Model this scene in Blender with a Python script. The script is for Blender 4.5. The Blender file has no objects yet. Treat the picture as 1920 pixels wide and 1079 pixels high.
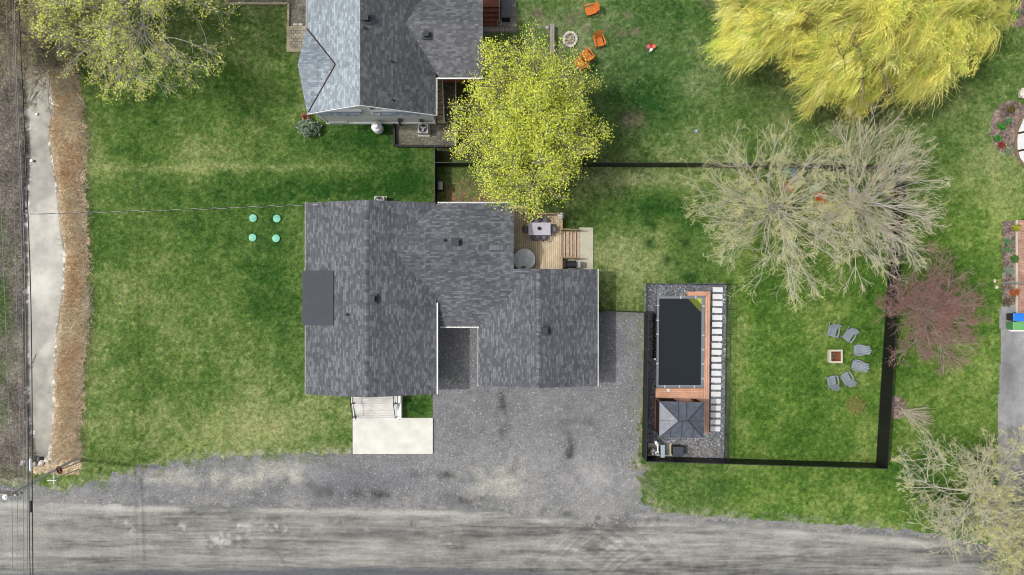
import bpy, math, random
import numpy as np
from mathutils import Vector, Matrix

SC = bpy.context.scene
COL = SC.collection
R = math.radians
rng = np.random.default_rng(7)
random.seed(7)

# ------------------------------------------------------------------ camera, sky, sun
H = 50.0                      # drone height (m); 1280 px focal length on a 1920 px frame
cam = bpy.data.cameras.new("Camera"); cam.lens = 24; cam.sensor_width = 36
cam.clip_start = 0.5; cam.clip_end = 2000
co = bpy.data.objects.new("Camera", cam); COL.objects.link(co)
co.location = (0, 0, H); co.rotation_euler = (0, 0, 0)
SC.camera = co

SUN_EL = 56.0
W = bpy.data.worlds.new("World"); SC.world = W; W.use_nodes = True
nt = W.node_tree; nt.nodes.clear()
sky = nt.nodes.new('ShaderNodeTexSky'); sky.sky_type = 'NISHITA'; sky.sun_disc = False
sky.sun_elevation = R(SUN_EL); sky.sun_rotation = R(268); sky.dust_density = 4.0; sky.air_density = 1.0; sky.ozone_density = 1.0
hs = nt.nodes.new('ShaderNodeHueSaturation'); hs.inputs['Saturation'].default_value = 0.35
bg = nt.nodes.new('ShaderNodeBackground'); bg.inputs[1].default_value = 0.15
wo = nt.nodes.new('ShaderNodeOutputWorld')
nt.links.new(sky.outputs[0], hs.inputs['Color']); nt.links.new(hs.outputs[0], bg.inputs[0]); nt.links.new(bg.outputs[0], wo.inputs[0])

sl = bpy.data.lights.new("Sun", 'SUN'); sl.energy = 2.1; sl.angle = R(1.5); sl.color = (1.0, 0.965, 0.91)
so = bpy.data.objects.new("Sun", sl); COL.objects.link(so)
sd = Vector((-math.cos(R(SUN_EL)), 0.03, math.sin(R(SUN_EL))))
so.rotation_euler = sd.to_track_quat('Z', 'Y').to_euler(); so.location = (-60, 0, 80)

SC.cycles.filter_width = 1.05
SC.view_settings.view_transform = 'Standard'; SC.view_settings.look = 'None'
SC.view_settings.exposure = 0.28; SC.view_settings.gamma = 1.0; SC.view_settings.use_curve_mapping = False

# ------------------------------------------------------------------ helpers
def g(u, v, z=0.0):
    """photo pixel at height z -> world point"""
    k = (H - z) / 1280.0
    return ((u - 960) * k, (539.5 - v) * k, z)

def srgb(r, gr, b, gain=1.0):
    o = []
    for c in (r, gr, b):
        c /= 255.0
        o.append((c / 12.92 if c <= 0.04045 else ((c + 0.055) / 1.055) ** 2.4) * gain)
    return tuple(o)

def hash2(ix, iy, seed):
    h = (ix.astype(np.int64) * 374761393 + iy.astype(np.int64) * 668265263 + seed * 974711) & 0xFFFFFFFF
    h = ((h ^ (h >> 13)) * 1274126177) & 0xFFFFFFFF
    h = h ^ (h >> 16)
    return (h & 0xFFFF) / 65535.0

def vnoise(x, y, seed=0):
    ix = np.floor(x); iy = np.floor(y); fx = x - ix; fy = y - iy
    fx = fx * fx * (3 - 2 * fx); fy = fy * fy * (3 - 2 * fy)
    a = hash2(ix, iy, seed); b = hash2(ix + 1, iy, seed); c = hash2(ix, iy + 1, seed); d = hash2(ix + 1, iy + 1, seed)
    return (a * (1 - fx) + b * fx) * (1 - fy) + (c * (1 - fx) + d * fx) * fy

def fbm(x, y, seed=0, oct=4, gain=0.55):
    s = 0; a = 1; t = 0
    for i in range(oct):
        s = s + a * vnoise(x * 2 ** i + 17.3 * i, y * 2 ** i - 9.1 * i, seed + i); t += a; a *= gain
    return s / t - 0.5          # about -0.5..0.5

class MB:
    def __init__(s): s.v = []; s.f = []; s.uv = []; s.has = False
    def face(s, idx, uv=None):
        s.f.append(idx); s.uv.append(uv); s.has = s.has or uv is not None
    def box(s, c, d, rz=0, m=None):
        x, y, z = c; a, b, h = d[0] / 2, d[1] / 2, d[2] / 2; n = len(s.v)
        ca, sa = math.cos(rz), math.sin(rz)
        for k in (-h, h):
            for (i, j) in ((-a, -b), (a, -b), (a, b), (-a, b)):
                p = (x + i * ca - j * sa, y + i * sa + j * ca, z + k)
                s.v.append(p)
        for q in ((3, 2, 1, 0), (4, 5, 6, 7), (0, 1, 5, 4), (1, 2, 6, 5), (2, 3, 7, 6), (3, 0, 4, 7)):
            s.face([n + i for i in q])
        return s
    def beam(s, p0, p1, w, h, up=(0, 0, 1)):
        """rectangular bar from p0 to p1, w across, h along up"""
        p0 = Vector(p0); p1 = Vector(p1); d = (p1 - p0).normalized(); u = Vector(up)
        x = d.cross(u)
        if x.length < 1e-4: x = d.cross(Vector((1, 0, 0)))
        x.normalize(); u = x.cross(d).normalized(); n = len(s.v)
        for p in (p0, p1):
            for (i, j) in ((-1, -1), (1, -1), (1, 1), (-1, 1)):
                s.v.append(tuple(p + x * (i * w / 2) + u * (j * h / 2)))
        for q in ((0, 1, 2, 3), (7, 6, 5, 4), (0, 4, 5, 1), (1, 5, 6, 2), (2, 6, 7, 3), (3, 7, 4, 0)):
            s.face([n + i for i in q])
        return s
    def cyl(s, p0, p1, r0, r1=None, n=12, cap=True):
        r1 = r0 if r1 is None else r1
        p0 = Vector(p0); p1 = Vector(p1); d = (p1 - p0).normalized()
        x = d.orthogonal().normalized(); y = d.cross(x); b = len(s.v)
        for p, r in ((p0, r0), (p1, r1)):
            for i in range(n):
                a = 2 * math.pi * i / n
                s.v.append(tuple(p + x * (r * math.cos(a)) + y * (r * math.sin(a))))
        for i in range(n):
            j = (i + 1) % n; s.face([b + i, b + j, b + n + j, b + n + i])
        if cap:
            s.face([b + i for i in reversed(range(n))]); s.face([b + n + i for i in range(n)])
        return s
    def tube(s, pts, r, n=6):
        pts = [Vector(p) for p in pts]; b = len(s.v)
        rr = r if isinstance(r, (list, tuple)) else [r] * len(pts)
        for k, p in enumerate(pts):
            d = (pts[min(k + 1, len(pts) - 1)] - pts[max(k - 1, 0)]).normalized()
            ref = Vector((0, 0, 1)) if abs(d.z) < 0.9 else Vector((1, 0, 0))
            x = d.cross(ref).normalized(); y = x.cross(d)
            for i in range(n):
                a = 2 * math.pi * i / n
                s.v.append(tuple(p + x * (rr[k] * math.cos(a)) + y * (rr[k] * math.sin(a))))
        for k in range(len(pts) - 1):
            for i in range(n):
                j = (i + 1) % n
                s.face([b + k * n + i, b + k * n + j, b + (k + 1) * n + j, b + (k + 1) * n + i])
        s.face([b + i for i in reversed(range(n))]); s.face([b + (len(pts) - 1) * n + i for i in range(n)])
        return s
    def lathe(s, c, prof, n=16):
        b = len(s.v)
        for (r, z) in prof:
            for i in range(n):
                a = 2 * math.pi * i / n
                s.v.append((c[0] + r * math.cos(a), c[1] + r * math.sin(a), c[2] + z))
        for k in range(len(prof) - 1):
            for i in range(n):
                j = (i + 1) % n
                s.face([b + k * n + i, b + k * n + j, b + (k + 1) * n + j, b + (k + 1) * n + i])
        s.face([b + i for i in reversed(range(n))]); s.face([b + (len(prof) - 1) * n + i for i in range(n)])
        return s
    def prism(s, pts, z0, z1):
        """extrude a CCW 2-D outline"""
        n = len(pts); b = len(s.v)
        for z in (z0, z1):
            for p in pts: s.v.append((p[0], p[1], z))
        s.face([b + i for i in reversed(range(n))]); s.face([b + n + i for i in range(n)])
        for i in range(n):
            j = (i + 1) % n; s.face([b + i, b + j, b + n + j, b + n + i])
        return s
    def slab(s, pts, t, along):
        """sloping roof plane: pts CCW from above, dropped by t; uv in metres, u along the eave"""
        n = len(pts); b = len(s.v)
        P = [Vector(p) for p in pts]
        nor = (P[1] - P[0]).cross(P[2] - P[0]).normalized()
        if nor.z < 0: P.reverse(); nor = -nor
        e = Vector(along).normalized(); up = nor.cross(e)
        for p in P: s.v.append(tuple(p))
        for p in P: s.v.append((p.x, p.y, p.z - t))
        q = [(p.dot(e), p.dot(up)) for p in P]
        s.face([b + i for i in range(n)], q)
        s.face([b + n + i for i in reversed(range(n))], [q[i] for i in reversed(range(n))])
        for i in range(n):
            j = (i + 1) % n; s.face([b + i, b + n + i, b + n + j, b + j], [q[i], q[i], q[j], q[j]])
        return s
    def build(s, name, mat, parent=None, smooth=False, world=False, bevel=0):
        me = bpy.data.meshes.new(name)
        vv = s.v
        if parent is not None and world:
            L = parent.location; vv = [(a - L.x, b - L.y, c - L.z) for a, b, c in vv]
        me.from_pydata(vv, [], s.f)
        if s.has:
            ul = me.uv_layers.new(name="UVMap"); k = 0
            for i, f in enumerate(s.f):
                for j in range(len(f)):
                    ul.data[k].uv = s.uv[i][j] if s.uv[i] is not None else (0, 0); k += 1
        me.materials.append(mat); me.validate()
        if smooth: me.polygons.foreach_set('use_smooth', [True] * len(me.polygons))
        o = bpy.data.objects.new(name, me); COL.objects.link(o)
        if parent is not None: o.parent = parent
        if bevel:
            bm = o.modifiers.new('Bevel', 'BEVEL'); bm.width = bevel; bm.segments = 2; bm.limit_method = 'ANGLE'
        return o

def npmesh(name, V, F, mat, col=None, parent=None, world=False):
    """fast mesh from numpy arrays; F is (n,3) or (n,4)"""
    V = np.asarray(V, dtype=np.float32); F = np.asarray(F, dtype=np.int32)
    if parent is not None and world: V = V - np.array(parent.location, dtype=np.float32)
    me = bpy.data.meshes.new(name); k = F.shape[1]
    me.vertices.add(len(V)); me.vertices.foreach_set('co', V.ravel())
    me.loops.add(F.size); me.loops.foreach_set('vertex_index', F.ravel())
    me.polygons.add(len(F)); me.polygons.foreach_set('loop_start', np.arange(len(F), dtype=np.int32) * k)
    me.update(calc_edges=True)
    if col is not None:
        at = me.color_attributes.new('col', 'FLOAT_COLOR', 'POINT')
        c4 = np.ones((len(V), 4), dtype=np.float32); c4[:, :3] = col
        at.data.foreach_set('color', c4.ravel())
    me.materials.append(mat)
    o = bpy.data.objects.new(name, me); COL.objects.link(o)
    if parent is not None: o.parent = parent
    return o

def tag(o, label=None, cat=None, group=None, kind=None):
    if label: o['label'] = label
    if cat: o['category'] = cat
    if group: o['group'] = group
    if kind: o['kind'] = kind
    return o
def thing(name, label, cat, loc=(0, 0, 0), rz=0, group=None):
    o = bpy.data.objects.new(name, None); COL.objects.link(o); o.empty_display_size = 0.3
    o.location = loc; o.rotation_euler = (0, 0, rz)
    return tag(o, label, cat, group)
def dup(root, loc, rz, label=None, cat=None, group=None):
    r = root.copy(); COL.objects.link(r); r.location = loc; r.rotation_euler = (0, 0, rz)
    tag(r, label, cat, group)
    for ch in list(root.children):
        c = ch.copy(); COL.objects.link(c); c.parent = r
        for gc in ch.children:
            d = gc.copy(); COL.objects.link(d); d.parent = c
    return r

# ------------------------------------------------------------------ materials
class NM:
    def __init__(s, name, rough=0.8, spec=0.3, metal=0.0):
        s.m = bpy.data.materials.new(name); s.m.use_nodes = True; s.t = s.m.node_tree
        s.b = s.t.nodes['Principled BSDF']
        s.b.inputs['Roughness'].default_value = rough; s.b.inputs['Specular IOR Level'].default_value = spec
        s.b.inputs['Metallic'].default_value = metal
    def n(s, typ, **kw):
        x = s.t.nodes.new(typ)
        for k, v in kw.items(): setattr(x, k, v)
        return x
    def l(s, a, b): s.t.links.new(a, b)
    def coord(s, kind='Object', scale=(1, 1, 1)):
        tc = s.n('ShaderNodeTexCoord'); mp = s.n('ShaderNodeMapping'); mp.inputs['Scale'].default_value = scale
        s.l(tc.outputs[kind], mp.inputs['Vector']); return mp.outputs[0]
    def noise(s, vec, scale, detail=4, rough=0.55):
        x = s.n('ShaderNodeTexNoise'); x.inputs['Scale'].default_value = scale; x.inputs['Detail'].default_value = detail
        x.inputs['Roughness'].default_value = rough
        s.l(vec, x.inputs['Vector']); return x.outputs['Fac']
    def ramp(s, fac, stops, interp='LINEAR'):
        x = s.n('ShaderNodeValToRGB'); x.color_ramp.interpolation = interp
        e = x.color_ramp.elements
        while len(e) < len(stops): e.new(0.5)
        for i, (p, c) in enumerate(stops):
            e[i].position = p; e[i].color = (c[0], c[1], c[2], 1) if not isinstance(c, float) else (c, c, c, 1)
        s.l(fac, x.inputs[0]); return x.outputs[0]
    def mix(s, a, b, fac, mode='MIX'):
        x = s.n('ShaderNodeMix', data_type='RGBA', blend_type=mode)
        for sock, v in ((x.inputs['Factor'], fac), (x.inputs['A'], a), (x.inputs['B'], b)):
            if hasattr(v, 'is_linked') or hasattr(v, 'links'): s.l(v, sock)
            elif isinstance(v, tuple): sock.default_value = (v[0], v[1], v[2], 1)
            else: sock.default_value = v
        return x.outputs['Result']
    def math(s, op, a, b=None):
        x = s.n('ShaderNodeMath', operation=op)
        for i, v in enumerate((a, b)):
            if v is None: continue
            if isinstance(v, (int, float)): x.inputs[i].default_value = v
            else: s.l(v, x.inputs[i])
        return x.outputs[0]
    def bump(s, hgt, strength=0.4, dist=0.02):
        x = s.n('ShaderNodeBump'); x.inputs['Strength'].default_value = strength; x.inputs['Distance'].default_value = dist
        s.l(hgt, x.inputs['Height']); s.l(x.outputs[0], s.b.inputs['Normal'])
    def base(s, c):
        if isinstance(c, tuple): s.b.inputs['Base Color'].default_value = (c[0], c[1], c[2], 1)
        else: s.l(c, s.b.inputs['Base Color'])
        return s

def paint(name, c, rough=0.6, spec=0.4, var=0.12, scale=3.0, metal=0.0):
    """plain coat with faint wear"""
    q = NM(name, rough, spec, metal); v = q.coord('Object')
    f = q.noise(v, scale, 5)
    q.base(q.mix(tuple(x * (1 - var) for x in c), tuple(min(1, x * (1 + var)) for x in c), q.ramp(f, [(0.3, 0.0), (0.7, 1.0)])))
    q.bump(q.noise(v, scale * 12, 3), 0.15, 0.005)
    return q.m

def wood(name, c, along='y', plank=0.14, rough=0.75, var=0.35, gapk=.22):
    """planks running along an axis, each board its own shade, grain and dark gaps"""
    q = NM(name, rough, 0.3); tc = q.n('ShaderNodeTexCoord'); sp = q.n('ShaderNodeSeparateXYZ'); q.l(tc.outputs['Object'], sp.inputs[0])
    a = sp.outputs[0] if along == 'y' else sp.outputs[1]
    s_ = q.math('DIVIDE', a, plank); fl = q.math('FLOOR', s_); fr = q.math('FRACT', s_)
    wn = q.n('ShaderNodeTexWhiteNoise', noise_dimensions='1D'); q.l(fl, wn.inputs['W'])
    sc = (40, 3, 10) if along == 'y' else (3, 40, 10)
    gr = q.noise(q.coord('Object', sc), 1.0, 5)
    dk = tuple(x * (1 - var) for x in c); lt = tuple(min(1, x * (1 + var)) for x in c)
    k = q.mix(dk, lt, wn.outputs[0]); k = q.mix(k, q.ramp(gr, [(0.25, 0.55), (0.75, 1.2)]), 0.6, 'MULTIPLY')
    st = q.noise(q.coord('Object'), 1.3, 4)
    k = q.mix(k, q.ramp(st, [(0.35, 0.75), (0.65, 1.15)]), 0.7, 'MULTIPLY')
    gap = q.math('LESS_THAN', fr, 0.09)
    q.base(q.mix(k, tuple(x * gapk for x in c), gap))
    q.bump(q.math('SUBTRACT', 1.0, gap), 0.6, 0.01)
    return q.m

def shingle(name, dark, light, tab=0.36, row=0.135, rough=0.85, spec=0.25, stops=None):
    q = NM(name, rough, spec); tc = q.n('ShaderNodeTexCoord'); sp = q.n('ShaderNodeSeparateXYZ'); q.l(tc.outputs['UV'], sp.inputs[0])
    u, v = sp.outputs[0], sp.outputs[1]
    def layer(tabw, off):
        vs = q.math('DIVIDE', v, row); rw = q.math('FLOOR', vs)
        wn = q.n('ShaderNodeTexWhiteNoise', noise_dimensions='1D'); q.l(q.math('ADD', rw, off), wn.inputs['W'])
        us = q.math('ADD', q.math('DIVIDE', u, tabw), q.math('MULTIPLY', wn.outputs[0], 9.0)); cl = q.math('FLOOR', us)
        cb = q.n('ShaderNodeCombineXYZ'); q.l(cl, cb.inputs[0]); q.l(rw, cb.inputs[1]); cb.inputs[2].default_value = off
        w2 = q.n('ShaderNodeTexWhiteNoise', noise_dimensions='3D'); q.l(cb.outputs[0], w2.inputs['Vector'])
        return w2.outputs[0], q.math('FRACT', vs), q.math('FRACT', us)
    a, fr, fu = layer(tab, 1.7); b, _, _ = layer(tab * 0.55, 5.3)
    f = q.math('ADD', q.math('MULTIPLY', a, 0.68), q.math('MULTIPLY', b, 0.32))
    k = q.ramp(f, [(p, tuple(d + (l - d) * t for d, l in zip(dark, light))) for p, t in (stops or ((0.1, 0.0), (0.45, 0.3), (0.62, 0.48), (0.74, 0.9), (0.95, 1.0)))])
    wz = q.noise(q.coord('Object'), 0.35, 5); k = q.mix(k, q.ramp(wz, [(0.3, 0.82), (0.7, 1.16)]), 1.0, 'MULTIPLY')
    gr = q.noise(q.coord('Object'), 60, 2); k = q.mix(k, q.ramp(gr, [(0.3, 0.75), (0.7, 1.25)]), 0.6, 'MULTIPLY')
    edge = q.math('LESS_THAN', fr, 0.14); k = q.mix(k, tuple(d * 0.55 for d in dark), q.math('MULTIPLY', edge, 0.55))  # shadow line under each shingle course, painted into the colour as a darker strip
    q.base(k); q.bump(q.math('ADD', fr, q.math('MULTIPLY', a, 0.5)), 0.35, 0.012)
    return q.m

def vcol(name, rough=0.9, spec=0.15, cell=14.0, lo=0.6, hi=1.5, bump=0.5, white=0.0, dist=0.03, nscale=9.0, nlo=0.75, nhi=1.25):
    """colour attribute broken up by fine random grains"""
    q = NM(name, rough, spec); at = q.n('ShaderNodeAttribute', attribute_name='col'); k = at.outputs['Color']
    v = q.coord('Object')
    vo = q.n('ShaderNodeTexVoronoi'); vo.inputs['Scale'].default_value = cell; q.l(v, vo.inputs['Vector'])
    sp = q.n('ShaderNodeSeparateColor'); q.l(vo.outputs['Color'], sp.inputs[0])
    st = [(0.0, lo), (0.9, 1.0 + (hi - 1) * 0.5), (1.0, hi)]
    k = q.mix(k, q.ramp(sp.outputs[0], st), 1.0, 'MULTIPLY')
    if white:
        k = q.mix(k, (0.55, 0.55, 0.54), q.math('MULTIPLY', q.math('GREATER_THAN', sp.outputs[1], 1 - white), 0.75))
    nz = q.noise(v, nscale, 4); k = q.mix(k, q.ramp(nz, [(0.3, nlo), (0.7, nhi)]), 1.0, 'MULTIPLY')
    q.base(k); q.bump(q.math('ADD', sp.outputs[0], nz), bump, dist)
    return q.m

def leafm(name, rough=0.6, trans=0.28):
    q = NM(name, rough, 0.25); at = q.n('ShaderNodeAttribute', attribute_name='col')
    q.base(at.outputs['Color'])
    tr = q.n('ShaderNodeBsdfTranslucent'); q.l(at.outputs['Color'], tr.inputs['Color'])
    ms = q.n('ShaderNodeMixShader'); ms.inputs[0].default_value = trans
    out = q.t.nodes['Material Output']
    q.l(q.b.outputs[0], ms.inputs[1]); q.l(tr.outputs[0], ms.inputs[2]); q.l(ms.outputs[0], out.inputs['Surface'])
    return q.m

M = {}
M['roof'] = shingle('roof_shingles', (0.06, 0.063, 0.071), (0.142, 0.148, 0.162), tab=0.34, row=0.13)
M['roof_n'] = shingle('neighbour_shingles', (0.05, 0.053, 0.058), (0.125, 0.13, 0.138), tab=0.3, row=0.145, rough=0.6, spec=0.5)
M['roof_nw'] = shingle('neighbour_pale_shingles', (0.135, 0.162, 0.185), (0.28, 0.33, 0.37), tab=0.3, row=0.145, rough=0.5, spec=0.6)
M['membrane'] = paint('roof_membrane', srgb(74, 76, 82, 0.8), 0.85, 0.2, 0.06, 1.5)
M['white'] = paint('white_paint', (0.74, 0.74, 0.73), 0.5, 0.4, 0.05)
M['siding'] = paint('pale_siding', srgb(214, 213, 206, 0.82), 0.6, 0.3, 0.08, 2)
M['dsiding'] = paint('charcoal_siding', srgb(82, 84, 88, 0.8), 0.7, 0.3, 0.08, 2)
M['cedar'] = wood('cedar_siding', srgb(176, 104, 66, 0.8), 'x', 0.16)
M['glass'] = paint('window_glass', (0.02, 0.025, 0.03), 0.08, 0.6, 0.05)
M['black'] = paint('black_vinyl', (0.006, 0.006, 0.007), 0.55, 0.35, 0.2)
M['blackm'] = paint('black_metal', (0.012, 0.012, 0.013), 0.4, 0.5, 0.2)
M['darkgrey'] = paint('dark_grey_plastic', srgb(62, 66, 74, 0.8), 0.55, 0.4, 0.1)
M['ventgrey'] = paint('vent_dark_grey', srgb(46, 49, 56, 0.8), 0.55, 0.4, 0.1)
M['concrete'] = paint('pale_concrete', srgb(226, 225, 215, 0.72), 0.85, 0.2, 0.11, 1.1)
M['concrete2'] = paint('grey_concrete', srgb(196, 192, 172, 0.75), 0.85, 0.2, 0.1, 1.2)
M['paver'] = paint('white_paver', srgb(226, 227, 226, 0.74), 0.8, 0.2, 0.06, 3)
M['beige'] = paint('beige_stone', srgb(176, 166, 142, 0.75), 0.85, 0.2, 0.18, 3)
M['porch'] = wood('porch_boards', srgb(222, 219, 213, 0.76), 'x', 0.19, 0.7, 0.05, .62)
M['deck'] = wood('weathered_deck', srgb(220, 200, 168, 0.78), 'y', 0.145, 0.85, 0.2)
M['tread'] = paint('stair_tread_wood', srgb(206, 180, 155, 0.74), 0.85, 0.2, 0.2, 5)
M['railw'] = paint('rail_wood', srgb(186, 158, 130, 0.72), 0.85, 0.2, 0.2, 5)
M['pdeck_x'] = wood('red_deck_boards', srgb(220, 168, 138, 0.78), 'x', 0.14, 0.7, 0.14)
M['pdeck_y'] = wood('red_deck_boards_lengthwise', srgb(222, 172, 144, 0.78), 'y', 0.14, 0.7, 0.14)
M['redwood'] = wood('red_stained_boards', srgb(150, 92, 66, 0.74), 'y', 0.14, 0.7, 0.2)
M['oldwood'] = paint('old_grey_wood', srgb(128, 112, 90, 0.72), 0.9, 0.15, 0.3, 6)
M['stairw'] = paint('tan_stair_wood', srgb(186, 166, 134, 0.76), 0.9, 0.15, 0.25, 6)
M['benchw'] = paint('bench_wood', srgb(160, 152, 144, 0.72), 0.9, 0.15, 0.2, 6)
M['polew'] = paint('pole_wood', srgb(214, 208, 198, 0.76), 0.9, 0.15, 0.25, 6)
M['coping'] = paint('pool_coping', srgb(122, 126, 132, 0.75), 0.5, 0.4, 0.06, 2)
M['clip'] = paint('pool_clip', srgb(190, 192, 192, 0.75), 0.5, 0.4, 0.05)
M['cover'] = paint('pool_water_dark', srgb(33, 39, 43, 0.75), 0.3, 0.3, 0.05, 0.6)
M['lime'] = paint('lime_step', srgb(178, 190, 46, 0.75), 0.5, 0.4, 0.12, 3)
M['olive'] = paint('olive_step', srgb(98, 108, 30, 0.75), 0.5, 0.4, 0.12, 3)
def gazebo_mat():
    q = NM('gazebo_panels', 0.32, 0.5, 0.1); f = q.noise(q.coord('Object', (3, 3, 3)), 1.2, 5)
    q.base(q.mix(srgb(76, 82, 92, 0.8), srgb(100, 106, 116, 0.8), q.ramp(f, [(0.3, 0.0), (0.7, 1.0)]))); return q.m
M['gazebo'] = gazebo_mat()
M['gazrib'] = paint('gazebo_ribs', srgb(52, 57, 66, 0.8), 0.4, 0.4, 0.1)
M['curtain'] = paint('brown_curtain', srgb(66, 46, 40, 0.75), 0.9, 0.1, 0.25, 8)
M['green'] = paint('mint_lid', srgb(118, 208, 174, 0.62), 0.45, 0.4, 0.04)
M['orange'] = paint('orange_stain', srgb(216, 122, 52, 0.76), 0.6, 0.3, 0.18, 5)
M['greych'] = paint('grey_chair_plastic', srgb(142, 151, 160, 0.76), 0.6, 0.3, 0.08, 4)
M['tabletop'] = paint('lilac_tabletop', srgb(196, 190, 202, 0.74), 0.3, 0.5, 0.04)
M['cushion'] = paint('grey_cushion', srgb(120, 118, 122, 0.74), 0.85, 0.2, 0.1)
M['steel'] = paint('brushed_steel', srgb(160, 164, 168, 0.8), 0.35, 0.5, 0.08, 4, 0.6)
M['galv'] = paint('galvanised_metal', srgb(172, 174, 174, 0.8), 0.45, 0.4, 0.08, 4, 0.2)
M['acgrey'] = paint('cabinet_grey', srgb(186, 188, 186, 0.75), 0.5, 0.4, 0.05)
M['fan'] = paint('fan_dark', (0.02, 0.02, 0.022), 0.5, 0.4, 0.1)
M['heater'] = paint('heater_blue_grey', srgb(160, 176, 190, 0.76), 0.4, 0.4, 0.05)
M['filter'] = paint('filter_grey', srgb(150, 150, 148, 0.75), 0.5, 0.4, 0.08)
M['red'] = paint('red_plastic', srgb(206, 62, 42, 0.78), 0.45, 0.4, 0.06)
M['signred'] = paint('sign_red', srgb(150, 24, 34, 0.8), 0.4, 0.4, 0.05)
M['teal'] = paint('teal_plastic', srgb(74, 170, 168, 0.78), 0.45, 0.4, 0.06)
M['aqua'] = paint('aqua_plastic', srgb(140, 200, 180, 0.78), 0.45, 0.4, 0.06)
M['pblue'] = paint('pale_blue_plastic', srgb(128, 150, 184, 0.78), 0.45, 0.4, 0.06)
M['blue'] = paint('blue_bin_plastic', srgb(40, 122, 220, 0.78), 0.45, 0.4, 0.05)
M['gbin'] = paint('green_bin_plastic', srgb(84, 146, 84, 0.78), 0.45, 0.4, 0.05)
M['lgreen'] = paint('light_green_lid', srgb(106, 170, 106, 0.78), 0.45, 0.4, 0.05)
M['kbin'] = paint('black_bin_plastic', srgb(44, 42, 46, 0.8), 0.5, 0.4, 0.05)
M['pink'] = paint('pink_seat', srgb(200, 96, 104, 0.76), 0.5, 0.4, 0.06)
M['salmon'] = paint('salmon_seat', srgb(214, 116, 88, 0.76), 0.5, 0.4, 0.06)
M['rust'] = paint('rusty_pan', srgb(122, 74, 48, 0.75), 0.85, 0.2, 0.4, 9)
M['ash'] = paint('wood_ash', srgb(120, 112, 106, 0.75), 0.95, 0.1, 0.4, 10)
M['rock'] = paint('field_stone', srgb(176, 168, 164, 0.74), 0.9, 0.15, 0.3, 5)
M['rockw'] = paint('pale_rock', srgb(214, 206, 196, 0.74), 0.9, 0.15, 0.15, 4)
M['wire'] = paint('wire_grey', srgb(150, 148, 150, 0.7), 0.5, 0.4, 0.1)
M['spa'] = paint('round_cover_grey', srgb(226, 228, 227, 0.78), 0.6, 0.3, 0.25, 2.5)
M['leafpot'] = paint('pot_plant_green', srgb(60, 110, 62, 0.75), 0.7, 0.2, 0.3, 20)

M['lawn'] = vcol('grass', 0.9, 0.1, 11.0, 0.7, 1.32, 0.6, dist=0.04, nscale=3.2, nlo=0.72, nhi=1.3)
M['gravel'] = vcol('gravel', 0.92, 0.15, 20.0, 0.6, 1.42, 0.6, white=0.014, dist=0.03, nscale=2.0, nlo=0.88, nhi=1.12)
M['road'] = vcol('dirt_road', 0.92, 0.15, 18.0, 0.82, 1.2, 0.3, dist=0.02, nscale=7.0, nlo=0.9, nhi=1.1)
M['rockbed'] = vcol('river_gravel', 0.85, 0.2, 13.0, 0.4, 1.7, 0.8, white=0.02, dist=0.05, nscale=3.0, nlo=0.85, nhi=1.15)
M['soil'] = vcol('soil', 0.95, 0.1, 9.0, 0.55, 1.5, 0.9, dist=0.05, nscale=5.0)
M['asphalt'] = vcol('asphalt', 0.9, 0.2, 22.0, 0.85, 1.15, 0.3, dist=0.01, nscale=1.2, nlo=0.85, nhi=1.15)
M['leaf'] = leafm('leaves')
M['straw'] = leafm('straw', 0.8, 0.15)
M['bark'] = vcol('bark', 0.9, 0.1, 30.0, 0.7, 1.3, 0.5, nscale=6.0)
def water_mat():
    q = NM('murky_water', 0.36, 0.25); v = q.coord('Object')
    at = q.n('ShaderNodeAttribute', attribute_name='col')
    f = q.noise(v, 0.8, 6); q.base(q.mix(at.outputs['Color'], q.ramp(f, [(0.3, 0.8), (0.7, 1.15)]), 1.0, 'MULTIPLY'))
    q.bump(q.noise(v, 2.5, 3), 0.06, 0.03); return q.m
M['water'] = water_mat()
def brick_mat(name, c1, c2, mort, w, h):
    q = NM(name, 0.88, 0.2); b = q.n('ShaderNodeTexBrick'); q.l(q.coord('Object'), b.inputs['Vector'])
    b.inputs['Color1'].default_value = (*c1, 1); b.inputs['Color2'].default_value = (*c2, 1); b.inputs['Mortar'].default_value = (*mort, 1)
    b.inputs['Scale'].default_value = 1.0; b.inputs['Brick Width'].default_value = w; b.inputs['Row Height'].default_value = h
    b.inputs['Mortar Size'].default_value = 0.012
    k = q.mix(b.outputs['Color'], q.ramp(q.noise(q.coord('Object'), 2.0, 5), [(0.3, 0.7), (0.7, 1.2)]), 1.0, 'MULTIPLY')
    q.base(k); q.bump(b.outputs['Fac'], -0.5, 0.01); return q.m
M['cobble'] = brick_mat('beige_cobble', srgb(196, 188, 170, 0.72), srgb(174, 164, 144, 0.72), srgb(84, 78, 66, 0.7), 0.3, 0.2)
M['redbrick'] = brick_mat('pink_brick_paving', srgb(200, 158, 138, 0.74), srgb(182, 138, 122, 0.74), srgb(150, 128, 112, 0.7), 0.22, 0.11)
M['slabs'] = brick_mat('square_pavers', srgb(160, 156, 146, 0.74), srgb(138, 134, 126, 0.74), srgb(66, 62, 56, 0.7), 0.36, 0.36)

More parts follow.
